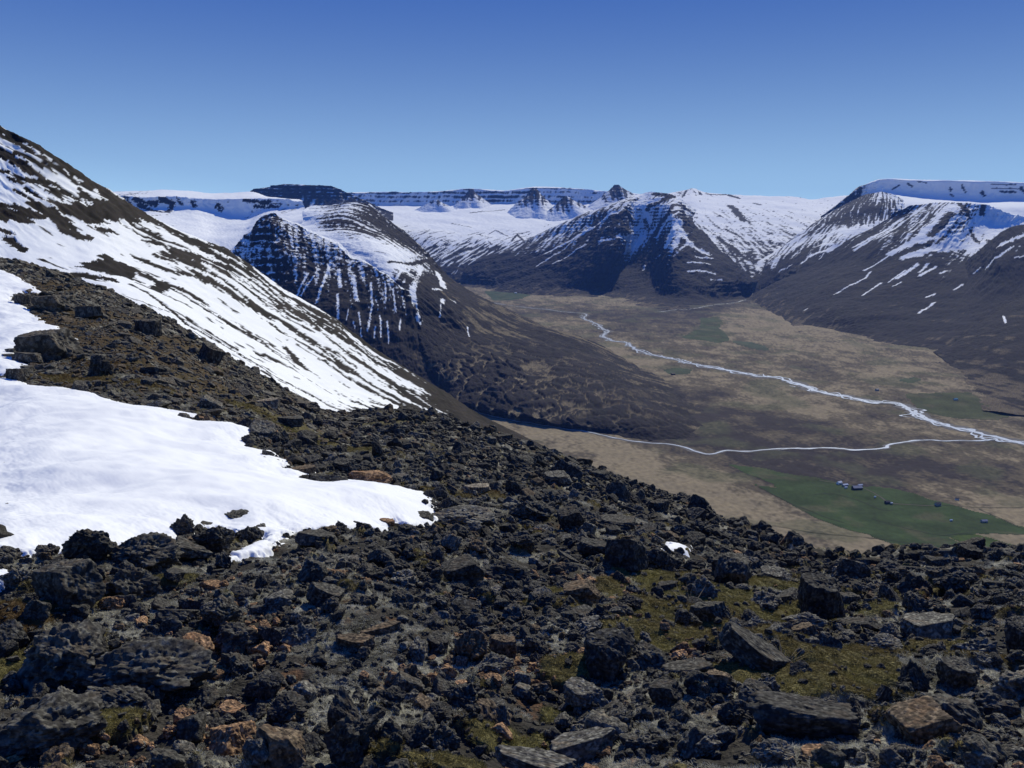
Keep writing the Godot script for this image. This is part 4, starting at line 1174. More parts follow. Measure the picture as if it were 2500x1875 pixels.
func ground_sheet() -> void:
	var nu: int = A.nu
	var nv: int = A.nv
	var P: PackedVector3Array = A.P
	var C := PackedColorArray()
	C.resize(nu * nv)
	var soil := Color(0.042, 0.037, 0.031)
	var dust := Color(0.075, 0.065, 0.053)
	var lichen := Color(0.40, 0.38, 0.31)
	var m_olive := Color(0.165, 0.145, 0.055)
	var m_brown := Color(0.098, 0.062, 0.026)
	var rust := Color(0.17, 0.085, 0.04)
	var MX := PackedVector2Array()
	MX.resize(nu * nv)
	var SD := PackedFloat32Array()
	SD.resize(nu * nv)
	SD.fill(-9.0)
	for e in snow_polys:
		var lo := Vector2(1e9, 1e9)
		var hi := -lo
		for q in e[2]:
			lo = lo.min(q)
			hi = hi.max(q)
		for k in nu * nv:
			var p := P[k]
			if p.x > lo.x - 1.0 and p.x < hi.x + 1.0 and p.z > lo.y - 1.0 and p.z < hi.y + 1.0:
				SD[k] = maxf(SD[k], edge_distance(e[2], Vector2(p.x, p.z)))
	for j in range(0, nv, 2):
		for i in range(0, nu, 2):
			var p := P[j * nu + i]
			var mv := moss_at(p.x, p.z)
			for k in [j * nu + i, j * nu + i + 1, j * nu + nu + i, j * nu + nu + i + 1]:
				MX[k] = mv
	A.moss = MX
	A.snow = SD
	for k in nu * nv:
		var p := P[k]
		var b1 := n_fbm.get_noise_2d(p.x * 0.33, p.z * 0.33)
		var b2 := n_fbm.get_noise_2d(p.x * 1.7 + 30.0, p.z * 1.7)
		var b3 := n_fine.get_noise_2d(p.x * 9.0, p.z * 9.0)
		var ms := MX[k]
		var mw := smoothstep(0.24, 0.44, ms.x + 0.65 * b2 + 0.2 * b3)
		var col := soil.lerp(dust, smoothstep(-0.1, 0.4, b2))
		col = col.lerp(lichen, smoothstep(0.0, 0.35, n_fbm.get_noise_2d(p.x * 1.1 - 50.0, p.z * 1.1) + 0.3 * b3) * 0.85)
		col = col.lerp(rust, 0.7 * smoothstep(0.35, 0.55, n_fbm.get_noise_2d(p.x * 2.6 + 70.0, p.z * 2.6)))
		col = col.lerp(m_olive.lerp(m_brown, clampf(ms.y + 0.5 * b2, 0, 1)), mw)
		var v := 1.0 + 0.5 * b3
		C[k] = Color(col.r * v, col.g * v, col.b * v)
		p.y += 0.16 * b1 + 0.045 * b2 + 0.012 * b3 + 0.05 * mw * (0.6 + b2)
		P[k] = p
	A.P = P
	A.erase("coarse")
	A.N = normals(P, nu, nv)
	var mi := MeshInstance3D.new()
	mi.mesh = grid_mesh(P, A.N, C, nu, nv)
	mi.material_override = stone_mat("rubble_ground", Color.WHITE, 2.3, 1.2)
	put(mi, "hillside_ground", "stony mountain shoulder of gravel, lichen and moss underfoot", "ground", "", "structure")

func snow_shapes() -> void:
	var list := [
		["large snow patch melting between the mossy slope and the rubble", 0.11, [-60, 922, 0, 928, 60, 938, 150, 955, 260, 975, 330, 985, 420, 1003, 470, 1012, 505, 1020, 480, 1024, 448, 1031, 488, 1038, 560, 1048, 634, 1058, 612, 1072, 600, 1088, 640, 1096, 678, 1107, 660, 1116, 722, 1131, 700, 1140, 688, 1150, 740, 1155, 786, 1153, 765, 1164, 742, 1175, 800, 1177, 860, 1180, 925, 1182, 998, 1189, 1045, 1204, 1064, 1215, 1040, 1225, 1068, 1238, 1048, 1247, 1075, 1262, 1066, 1273, 1030, 1268, 1000, 1278, 962, 1264, 945, 1275, 925, 1284, 907, 1283, 880, 1278, 840, 1284, 817, 1292, 770, 1290, 722, 1292, 690, 1318, 654, 1342, 600, 1357, 556, 1366, 580, 1338, 640, 1302, 590, 1300, 540, 1290, 470, 1295, 420, 1308, 390, 1328, 330, 1340, 264, 1348, 163, 1360, 110, 1372, 77, 1388, 24, 1380, -60, 1372]],
		["snow patch lapping round the big boulder on the mossy slope", 0.3, [-80, 640, 0, 661, 40, 676, 72, 690, 108, 720, 60, 712, 22, 728, 50, 748, 90, 772, 125, 795, 170, 816, 187, 836, 172, 852, 120, 846, 70, 852, 30, 868, 62, 893, 70, 910, 40, 918, -80, 905]],
		["small bright snow remnant lodged among black rocks", 0.045, [1586, 1362, 1618, 1356, 1632, 1346, 1660, 1350, 1688, 1350, 1692, 1358, 1684, 1367, 1640, 1365, 1600, 1370]],
		["last scrap of snow beside the lichened blocks", 0.05, [-40, 1412, 0, 1414, 36, 1418, 24, 1436, 0, 1456, -40, 1462]],
	]
	for e in list:
		var poly := PackedVector2Array()
		var f: Array = e[2]
		for k in range(0, f.size(), 2):
			var p: Vector3
			if f[k] < -20:
				p = A.P[locate(A, maxf(f[k], -155), f[k + 1])]
			else:
				p = A.P[locate(A, f[k], f[k + 1])]
			poly.append(Vector2(p.x, p.z))
		snow_polys.append([e[0], e[1], poly])

func edge_distance(poly: PackedVector2Array, q: Vector2) -> float:
	var best := 1e9
	var n := poly.size()
	for k in n:
		var c := Geometry2D.get_closest_point_to_segment(q, poly[k], poly[(k + 1) % n])
		best = minf(best, c.distance_squared_to(q))
	return sqrt(best) * (1.0 if Geometry2D.is_point_in_polygon(q, poly) else -1.0)

func snow_sheets() -> void:
	var mat := StandardMaterial3D.new()
	mat.resource_name = "old_snow"
	mat.albedo_color = Color(0.86, 0.865, 0.88).linear_to_srgb()
	mat.roughness = 0.6
	mat.metallic_specular = 0.3
	mat.heightmap_enabled = true
	mat.heightmap_texture = noise_tex(noise(FastNoiseLite.TYPE_SIMPLEX_SMOOTH, 0.012, 5, 77), 1024, [])
	mat.heightmap_scale = 0.18
	mat.uv1_triplanar = true
	mat.uv1_world_triplanar = true
	mat.uv1_scale = Vector3.ONE * 0.5
	var nu: int = A.nu
	var nv: int = A.nv
	var P: PackedVector3Array = A.P
	var fine := 2
	for e in snow_polys:
		var poly: PackedVector2Array = e[2]
		var far := 2.2 if e[1] > 0.2 else (1.0 if e[1] > 0.1 else 0.5)
		var lo := Vector2(1e9, 1e9)
		var hi := -lo
		for q in poly:
			lo = lo.min(q)
			hi = hi.max(q)
		var i0 := nu
		var i1 := 0
		var j0 := nv
		var j1 := 0
		for j in nv:
			for i in nu:
				var p := P[j * nu + i]
				if p.x > lo.x - 0.4 and p.x < hi.x + 0.4 and p.z > lo.y - 0.4 and p.z < hi.y + 0.4:
					i0 = mini(i0, i)
					i1 = maxi(i1, i)
					j0 = mini(j0, j)
					j1 = maxi(j1, j)
		var fu := fine if i1 - i0 > 60 else 8
		var su := (i1 - i0) * fu + 1
		var sv := (j1 - j0) * fu + 1
		var Q := PackedVector3Array()
		Q.resize(su * sv)
		var keep := PackedByteArray()
		keep.resize(su * sv)
		for j in sv:
			for i in su:
				var p := on_ground(float(i0) + float(i) / fu, float(j0) + float(j) / fu, "base")
				var q := Vector2(p.x, p.z)
				var d := -1.0
				var reach: float = 1.6 * e[1] / 0.11
				if q.x > lo.x - 0.5 and q.x < hi.x + 0.5 and q.y > lo.y - 0.5 and q.y < hi.y + 0.5:
					d = snow_here(float(i0) + float(i) / fu, float(j0) + float(j) / fu)
				d += 0.10 * far * n_fbm.get_noise_2d(q.x * 2.2 / far, q.y * 2.2 / far) + 0.05 * far * n_fbm.get_noise_2d(q.x * 7.0 / far, q.y * 7.0 / far) + 0.02 * n_fine.get_noise_2d(q.x * 14.0, q.y * 14.0)
				var t: float = e[1] * (1.0 - exp(-maxf(d, 0.0) / reach * 2.2)) * 1.3 + minf(d, 0.05) * 0.7
				t += 0.012 * smoothstep(0.0, 0.6, d) * n_fbm.get_noise_2d(q.x * 0.9, q.y * 0.9) + 0.16 * n_fbm.get_noise_2d(q.x * 0.33, q.y * 0.33)
				p.y += t
				Q[j * su + i] = p
				keep[j * su + i] = 1 if d > -0.12 else 0
		var mi := MeshInstance3D.new()
		mi.mesh = grid_mesh(Q, normals(Q, su, sv), PackedColorArray(), su, sv, keep)
		mi.material_override = mat
		put(mi, "snow_patch", e[0], "snow patch")

func on_ground(fi: float, fj: float, which := "P") -> Vector3:
	var nu: int = A.nu
	var nv: int = A.nv
	var P: PackedVector3Array = A[which]
	var i := clampi(int(fi), 0, nu - 2)
	var j := clampi(int(fj), 0, nv - 2)
	var a := fi - i
	var b := fj - j
	if which == "P":
		return P[j * nu + i].lerp(P[j * nu + i + 1], a).lerp(P[(j + 1) * nu + i].lerp(P[(j + 1) * nu + i + 1], a), b)
	var im := maxi(i - 1, 0)
	var ip := mini(i + 2, nu - 1)
	var r := []
	for y in [maxi(j - 1, 0), j, j + 1, mini(j + 2, nv - 1)]:
		r.append(P[y * nu + i].cubic_interpolate(P[y * nu + i + 1], P[y * nu + im], P[y * nu + ip], a))
	return r[1].cubic_interpolate(r[2], r[0], r[3], b)

func snow_here(fi: float, fj: float) -> float:
	var nu: int = A.nu
	var S: PackedFloat32Array = A.snow
	var i := clampi(int(fi), 0, nu - 2)
	var j := clampi(int(fj), 0, A.nv - 2)
	var a := fi - i
	return lerpf(lerpf(S[j * nu + i], S[j * nu + i + 1], a), lerpf(S[(j + 1) * nu + i], S[(j + 1) * nu + i + 1], a), fj - j)

# ---------------------------------------------------------------- stones
var ico := {}

func icosphere(sub: int) -> Array:
	if ico.has(sub):
		return ico[sub]
	var V := PackedVector3Array()
	var T := PackedInt32Array()
	if sub == 0:
		var t := (1.0 + sqrt(5.0)) / 2.0
		for v in [[-1, t, 0], [1, t, 0], [-1, -t, 0], [1, -t, 0], [0, -1, t], [0, 1, t], [0, -1, -t], [0, 1, -t], [t, 0, -1], [t, 0, 1], [-t, 0, -1], [-t, 0, 1]]:
			V.append(Vector3(v[0], v[1], v[2]).normalized())
		T = PackedInt32Array([0, 11, 5, 0, 5, 1, 0, 1, 7, 0, 7, 10, 0, 10, 11, 1, 5, 9, 5, 11, 4, 11, 10, 2, 10, 7, 6, 7, 1, 8, 3, 9, 4, 3, 4, 2, 3, 2, 6, 3, 6, 8, 3, 8, 9, 4, 9, 5, 2, 4, 11, 6, 2, 10, 8, 6, 7, 9, 8, 1])
	else:
		var base := icosphere(sub - 1)
		V = base[0].duplicate()
		var B: PackedInt32Array = base[1]
		var cut := {}
		for f in range(0, B.size(), 3):
			var m := [0, 0, 0]
			for e in 3:
				var a := B[f + e]
				var b := B[f + (e + 1) % 3]
				var key := mini(a, b) * 1000000 + maxi(a, b)
				if not cut.has(key):
					cut[key] = V.size()
					V.append((V[a] + V[b]).normalized())
				m[e] = cut[key]
			for x in [B[f], m[0], m[2], B[f + 1], m[1], m[0], B[f + 2], m[2], m[1], m[0], m[1], m[2]]:
				T.append(x)
	ico[sub] = [V, T]
	return ico[sub]

# a stone about one unit across with its middle at the origin
func stone(kind: String, sd: int, sub: int) -> ArrayMesh:
	var r := RandomNumberGenerator.new()
	r.seed = sd * 977 + 5
	var src := icosphere(sub)
	var D: PackedVector3Array = src[0]
	var T: PackedInt32Array = src[1].duplicate()
	var pn := PackedVector3Array()
	var pd := PackedFloat32Array()
	var amp := 0.05
	var pit := 0.0
	match kind:
		"block":
			var turn := Basis.from_euler(Vector3(r.randf_range(-0.25, 0.25), r.randf() * TAU, r.randf_range(-0.25, 0.25)))
			for ax in [Vector3.RIGHT, Vector3.LEFT, Vector3.UP, Vector3.DOWN, Vector3.BACK, Vector3.FORWARD]:
				pn.append((turn * ax + Vector3(r.randfn(0, 0.14), r.randfn(0, 0.14), r.randfn(0, 0.14))).normalized())
				pd.append(r.randf_range(0.62, 0.82))
			for k in 4:
				pn.append(Vector3(r.randfn(), r.randfn(), r.randfn()).normalized())
				pd.append(r.randf_range(0.78, 0.95))
			amp = 0.085
			pit = 0.035
		"slab":
			for ax in [Vector3.UP, Vector3.DOWN]:
				pn.append((ax + Vector3(r.randfn(0, 0.1), 0, r.randfn(0, 0.1))).normalized())
				pd.append(r.randf_range(0.5, 0.6))
			for k in 6:
				var a := TAU * k / 6.0 + r.randf_range(-0.4, 0.4)
				pn.append(Vector3(cos(a), r.randfn(0, 0.2), sin(a)).normalized())
				pd.append(r.randf_range(0.65, 0.95))
			amp = 0.06
			pit = 0.022
		"shard":
			for k in 9:
				var v := Vector3(r.randfn(), r.randfn(), r.randfn())
				v.y = v.y * 0.6 + 0.35
				pn.append(v.normalized())
				pd.append(r.randf_range(0.42, 0.8))
			for k in 3:
				pn.append(Vector3(r.randfn(), -1.5, r.randfn()).normalized())
				pd.append(r.randf_range(0.7, 0.9))
			amp = 0.08
			pit = 0.03
		_:
			for k in 13:
				pn.append(Vector3(r.randfn(), r.randfn(), r.randfn()).normalized())
				pd.append(r.randf_range(0.6, 0.9))
			amp = 0.17
			pit = 0.075
	var V := PackedVector3Array()
	V.resize(D.size())
	var off := Vector3(sd * 13.7, sd * 5.1, -sd * 9.3)
	var fine := sub >= 4
	for k in D.size():
		var d := D[k]
		var rad := 1.15
		for q in pn.size():
			var c := pn[q].dot(d)
			if c > 0.05:
				rad = minf(rad, pd[q] / c)
		var p := d * rad
		var s := p + off
		var bump := amp * n_fbm.get_noise_3d(s.x * 1.6, s.y * 1.6, s.z * 1.6) * 1.5 + amp * 0.5 * n_fine.get_noise_3d(s.x * 4.5, s.y * 4.5, s.z * 4.5)
		if fine:
			var ce := n_cell.get_noise_3d(s.x * 4.6, s.y * 4.6, s.z * 4.6) + 1.0
			bump += pit * (ce - 0.45) + amp * 0.22 * n_fine.get_noise_3d(s.x * 14.0, s.y * 14.0, s.z * 14.0)
		V[k] = p + d * bump
	var lo := Vector3(1e9, 1e9, 1e9)
	var hi := -lo
	for v in V:
		lo = lo.min(v)
		hi = hi.max(v)
	var mid := (lo + hi) * 0.5
	var sc := hi - lo
	var N := PackedVector3Array()
	N.resize(V.size())
	for k in V.size():
		V[k] = (V[k] - mid) / sc
	for f in range(0, T.size(), 3):
		var swap := T[f + 1]
		T[f + 1] = T[f + 2]
		T[f + 2] = swap
		var n := (V[T[f + 2]] - V[T[f]]).cross(V[T[f + 1]] - V[T[f]])
		if n.dot(V[T[f]]) < 0.0:
			n = -n
		N[T[f]] += n
		N[T[f + 1]] += n
		N[T[f + 2]] += n
	var C := PackedColorArray()
	C.resize(V.size())
	for k in V.size():
		N[k] = N[k].normalized()
		var s := V[k] * Vector3(2.0, 0.9, 2.0) + off
		var a := n_fbm.get_noise_3d(s.x * 1.3 + 40.0, s.y * 1.3, s.z * 1.3)
		var b := n_fine.get_noise_3d(s.x * 6.0, s.y * 6.0, s.z * 6.0)
		var spots := smoothstep(0.05, 0.25, n_fbm.get_noise_3d(s.x * 3.6, s.y * 3.6 + 20.0, s.z * 3.6) + 0.5 * b)
		var col := Color(0.21, 0.20, 0.195).lerp(Color(0.34, 0.325, 0.315), clampf(0.5 + a * 1.4, 0, 1))
		col = col.lerp(Color(0.80, 0.785, 0.70), 0.7 * spots)
		col = col.lerp(Color(0.46, 0.36, 0.27), 0.6 * smoothstep(0.18, 0.42, a))
		var v := 1.0 + 0.45 * b
		C[k] = Color(col.r * v, col.g * v, col.b * v)
	var arr := []
	arr.resize(Mesh.ARRAY_MAX)
	arr[Mesh.ARRAY_VERTEX] = V
	arr[Mesh.ARRAY_NORMAL] = N
	arr[Mesh.ARRAY_COLOR] = C
	arr[Mesh.ARRAY_INDEX] = T
	var m := ArrayMesh.new()
	m.add_surface_from_arrays(Mesh.PRIMITIVE_TRIANGLES, arr)
	return m

const TINTS := {"black": Color(0.205, 0.196, 0.183), "dark": Color(0.28, 0.267, 0.24), "grey": Color(0.48, 0.46, 0.41), "brown": Color(0.44, 0.335, 0.235), "rust": Color(0.90, 0.56, 0.33), "pale": Color(0.86, 0.75, 0.60), "slate": Color(0.36, 0.33, 0.29)}
const LOOKS := {"black": "black pitted", "dark": "dark grey", "grey": "grey lichened", "brown": "brown", "rust": "rusty orange", "pale": "pale tan", "slate": "slate-grey"}

func rocks() -> void:
	var big := {"block": [], "slab": [], "shard": [], "rough": []}
	var small := []
	var counts := {"block": 4, "slab": 3, "shard": 3, "rough": 5}
	var sd := 1
	for k in counts:
		for c in counts[k]:
			big[k].append(stone(k, sd, 5))
			sd += 1
	for k in ["block", "block", "slab", "shard", "shard", "rough", "rough", "rough", "rough"]:
		small.append([k, stone(k, sd, 3)])
		sd += 1
	print("stones ", Time.get_ticks_msec() - t0)
	var mats := {}
	for k in TINTS:
		mats[k] = stone_mat("basalt_" + k, TINTS[k].linear_to_srgb(), 1.7, 0.5)
	heroes(big, mats)
	# the rest of the rubble, by size class: metres, stones per square metre, farthest
	var nu: int = A.nu
	var nv: int = A.nv
	var P: PackedVector3Array = A.P
	var N: PackedVector3Array = A.N
	var singles := []
	var bulk := []
	for k in small.size():
		bulk.append([[], []])
	var cell := PackedFloat32Array()
	var total := 0.0
	cell.resize((nu - 1) * (nv - 1))
	for j in nv - 1:
		for i in nu - 1:
			var a := P[j * nu + i]
			var c := (P[j * nu + i + 1] - a).cross(P[(j + 1) * nu + i] - a).length()
			if a.z > -2.0 or j > nv * 0.965:
				c = 0.0
			cell[j * (nu - 1) + i] = c
	for cls in [[0.58, 0.06, 60.0], [0.42, 0.45, 60.0], [0.26, 3.6, 60.0], [0.15, 12.0, 60.0], [0.095, 30.0, 40.0], [0.06, 75.0, 24.0], [0.036, 190.0, 13.0], [0.022, 380.0, 6.5]]:
		for j in nv - 1:
			var dist := -P[j * nu + nu / 2].z
			if dist > cls[2]:
				continue
			for i in nu - 1:
				var want: float = cell[j * (nu - 1) + i] * cls[1]
				var n := int(want)
				if rng.randf() < want - n:
					n += 1
				for c in n:
					var p := on_ground(i + rng.randf(), j + rng.randf())
					if dist > 9.0 and cls[0] < 0.1 and rng.randf() < 0.2:
						continue
					place(p, N[j * nu + i], cls[0], singles, bulk, small, A.snow[j * nu + i], A.moss[j * nu + i])
	print("placed ", Time.get_ticks_msec() - t0, " singles ", singles.size())
	# the stones that show largest are things of their own
	singles.sort_custom(func(a, b): return a.seen > b.seen)
	var cap := 210
	for k in singles.size():
		var s: Dictionary = singles[k]
		if k < cap:
			var mi := MeshInstance3D.new()
			mi.mesh = big[s.kind][s.pick % big[s.kind].size()]
			mi.material_override = mats[s.tint]
			mi.transform = s.at
			put(mi, {"block": "rock", "slab": "flat_rock", "shard": "rock_shard", "rough": "lava_rock"}[s.kind], "%s%s %s %s" % ["small " if s.size < 0.17 else ("sizeable " if s.size > 0.36 else ""), LOOKS[s.tint], {"block": "angular rock", "slab": "flat rock slab", "shard": "splintered rock", "rough": "rough lava rock"}[s.kind], where(s.spot)], "rock", "%s rocks %s" % [LOOKS[s.tint], where(s.spot)])
		else:
			var v := 0
			for q in small.size():
				if small[q][0] == s.kind:
					v = q
					if (s.pick + q) % 2 == 0:
						break
			bulk[v][0].append(s.at)
			bulk[v][1].append(TINTS[s.tint])
	var heap := Node3D.new()
	var bulk_mat := stone_mat("rubble_stone", Color.WHITE, 3.7, 0.8)
	var count := 0
	for q in small.size():
		var mm := MultiMesh.new()
		mm.transform_format = MultiMesh.TRANSFORM_3D
		mm.use_colors = true
		mm.mesh = small[q][1]
		mm.instance_count = bulk[q][0].size()
		count += mm.instance_count
		for k in mm.instance_count:
			mm.set_instance_transform(k, bulk[q][0][k])
			mm.set_instance_color(k, bulk[q][1][k])
		var mi := MultiMeshInstance3D.new()
		mi.multimesh = mm
		mi.material_override = bulk_mat
		mi.name = "loose_stone"
		mi.set_meta("kind", "stuff")
		heap.add_child(mi, true)
	put(heap, "rubble", "loose dark stones and chips strewn between the larger rocks", "rubble", "", "stuff")
	print("loose stones ", count)

func remember(x: float, z: float, r: float) -> void:
	var key := Vector2i(floori(x), floori(z))
	if not near_stones.has(key):
		near_stones[key] = []
	near_stones[key].append([x, z, r])

func where(p: Vector3) -> String:
	var d := -p.z
	var px := project(p)
	var best := 0.7 + d * 0.08
	var name := ""
	for l in landmarks:
		var r := Vector2(p.x - l[0], p.z - l[1]).length()
		if r < best:
			best = r
			name = l[2]
	if name:
		return "beside the " + name
	if d > 17.0 and px.x < 850.0 and px.y < 1000.0:
		return "on the mossy slope beyond the snow"
	for e in snow_polys:
		if absf(edge_distance(e[2], Vector2(p.x, p.z))) < 0.5 + d * 0.02:
			return "at the melting edge of the snow"
	if moss_at(p.x, p.z).x > 0.5:
		return "bedded in the green moss"
	if d > 20.0:
		return "on the far brow of the rubble"
	if d > 9.5:
		return "on the rubble slope below the brow"
	return "amid the near lichen and gravel"

func place(p: Vector3, n: Vector3, size: float, singles: Array, bulk: Array, small: Array, sd: float, ms: Vector2) -> void:
	var q := Vector2(p.x, p.z)
	var s := size * exp(rng.randfn(0.0, 0.22))
	var kindr := rng.randf()
	var pick := rng.randi() % 64
	var yaw := rng.randf() * TAU
	var tx := rng.randfn(0.0, 0.22)
	var tz := rng.randfn(0.0, 0.22)
	var hs := rng.randf_range(0.55, 0.95)
	var ds := rng.randf_range(0.65, 1.0)
	var tr := rng.randf()
	var keep := rng.randf()
	var tone := exp(rng.randfn(0.0, 0.22))
	var d := -p.z
	if (size > 0.2 and d < 9.0 and keep > 0.3) or (size > 0.3 and d < 14.0):
		return
	if ms.x > 0.35 and keep > (0.45 if ms.y > 0.7 else (0.15 if size < 0.2 else 0.18)):
		return
	var clump := n_fbm.get_noise_2d(p.x * 0.5 + 11.0, p.z * 0.5)
	if size < 0.3 and keep > 0.75 + clump * 1.2:
		return
	if sd > (0.04 if size < 0.1 else 0.12):
		return
	if size > 0.12:
		var home := Vector2i(floori(q.x), floori(q.y))
		for cx in [-1, 0, 1]:
			for cy in [-1, 0, 1]:
				for t in near_stones.get(home + Vector2i(cx, cy), []):
					if Vector2(t[0], t[1]).distance_squared_to(q) < pow(t[2] * 0.9 + s * 0.35, 2.0):
						return
	if size > 0.2:
		remember(q.x, q.y, s * 0.5)
	var slope := d > 17.0 and p.x / d < -0.19
	var kind := "rough"
	if slope:
		kind = "slab" if kindr < 0.45 else ("block" if kindr < 0.8 else "shard")
		hs *= 0.75
	elif d > 14.0:
		kind = "rough" if kindr < 0.3 else ("block" if kindr < 0.6 else ("shard" if kindr < 0.85 else "slab"))
	else:
		kind = "rough" if kindr < 0.66 else ("block" if kindr < 0.78 else ("shard" if kindr < 0.9 else "slab"))
	var rusty := smoothstep(0.05, 0.45, n_fbm.get_noise_2d(p.x * 0.9 + 200.0, p.z * 0.9)) * (0.0 if size > 0.2 else ((0.5 if p.x < 1.0 else 0.2) if d < 7.0 else 0.12))
	var tint := "dark"
	if slope:
		tint = "slate" if tr < 0.6 else ("brown" if tr < 0.8 else "grey")
	elif tr < rusty:
		tint = "rust"
	elif tr < rusty + 0.07:
		tint = "brown"
	elif tr < rusty + 0.27:
		tint = "black"
	elif tr < rusty + 0.42:
		tint = "grey"
	if kind == "slab":
		hs *= 0.45
	var up := (n + Vector3(tx, 0, tz)).normalized()
	var b := Basis(Quaternion(Vector3.UP, up)) * Basis(Vector3.UP, yaw)
	b = b * Basis.from_scale(Vector3(s, s * hs, s * ds))
	var pos := p + Vector3(0, s * hs * 0.20, 0)
	var xf := Transform3D(b, pos)
	if size >= 0.14:
		var px := project(p)
		var seen := s / d if px.x > -30 and px.x < 2530 and px.y < 1890 else 0.0
		singles.append({"at": xf, "seen": seen, "kind": kind, "pick": pick, "tint": tint, "spot": p, "size": s})
		return
	var cand := []
	for k in small.size():
		if small[k][0] == kind:
			cand.append(k)
	var v: int = cand[pick % cand.size()]
	bulk[v][0].append(xf)
	var c: Color = TINTS[tint]
	bulk[v][1].append(Color(c.r * tone, c.g * tone, c.b * tone))

func heroes(big: Dictionary, mats: Dictionary) -> void:
	var list := HEROES
	for k in list.size():
		var h: Array = list[k]
		var p: Vector3 = A.P[locate(A, h[0], h[1])]
		if h[1] > 1874:
			p = at(h[0], h[1], 2.6 - (h[1] - 1875) * 0.0022)
		var d := (p - EYE).dot(fwd)
		var w: float = h[2] * d / F * (0.85 if h[4] == "slab" else 1.0)
		var shows: float = h[3] * d / F * 1.05
		var down := (EYE.y - p.y) / (p - EYE).length()
		var dep := minf(w * 0.8, 0.55 * shows / maxf(down, 0.08))
		dep = maxf(dep, w * 0.35)
		var front := maxf(0.4 * shows, (shows - dep * down * 0.85) / sqrt(1.0 - down * down))
		var hh := front * 1.3
		var kind: String = h[4]
		var mi := MeshInstance3D.new()
		mi.mesh = big[kind][(k * 7 + 3) % big[kind].size()]
		mi.material_override = mats[h[5]]
		var lean: float = h[7] if h.size() > 7 else 0.0
		var b := Basis.from_euler(Vector3(0.08 * sin(k * 2.3), 0.5 * sin(k * 1.7), lean + 0.06 * sin(k * 3.1)))
		mi.transform = Transform3D(b * Basis.from_scale(Vector3(w, hh, dep)), p + Vector3(0, front * 0.5 - hh * 0.12, -dep * 0.42))
		put(mi, {"block": "boulder", "slab": "flat_rock", "shard": "pointed_rock", "rough": "lava_boulder"}[kind], h[6], "boulder" if h[2] > 90 else "rock")
		remember(p.x, p.z - dep * 0.3, w * 0.5)
		var short: String = h[6]
		var cut := short.length()
		for cutter in [" with ", " in ", " on ", " at ", " beside ", " above ", " below ", " standing ", " backed ", " leaning ", " amid ", " among ", " between ", " against ", " lying ", " throwing ", " next ", " by ", " near ", " rising ", " ringed ", " touching ", " topped ", " wedged ", " casting ", " silhouetted", " sunk ", " sliding ", " perched ", " pushing ", " enclosed ", " jutting ", " behind ", " half ", " under ", " along ", " where ", " before ", " sticking ", " shading ", ","]:
			var found := short.find(cutter)
			if found > 0:
				cut = mini(cut, found)
		short = short.substr(0, cut)
		landmarks.append([p.x, p.z - dep * 0.3, short])

# ---------------------------------------------------------------- moss and lichen
func tuft_mesh(blades: int, sd: int, spread: float, thin: float, c0: Color, c1: Color) -> ArrayMesh:
	var r := RandomNumberGenerator.new()
	r.seed = sd
	var st := SurfaceTool.new()
	st.begin(Mesh.PRIMITIVE_TRIANGLES)
	for k in blades:
		var a := r.randf() * TAU
		var rad := sqrt(r.randf()) * 0.5
		var base := Vector3(cos(a) * rad, -0.1, sin(a) * rad)
		var tip := base + Vector3(cos(a) * spread * r.randf(), r.randf_range(0.45, 1.0) * (1.0 - rad * 0.7), sin(a) * spread * r.randf()) + Vector3(r.randfn(0, 0.1), 0, r.randfn(0, 0.1))
		var side := Vector3(r.randfn(), 0, r.randfn()).normalized() * thin
		var c := c0.lerp(c1, r.randf())
		var mid := base.lerp(tip, 0.55) + Vector3(r.randfn(0, 0.06), 0.05, r.randfn(0, 0.06))
		for v in [base - side, base + side, mid - side * 0.8, base + side, mid + side * 0.8, mid - side * 0.8, mid - side * 0.8, mid + side * 0.8, tip]:
			st.set_color(c)
			st.add_vertex(v)
	st.generate_normals()
	return st.commit()

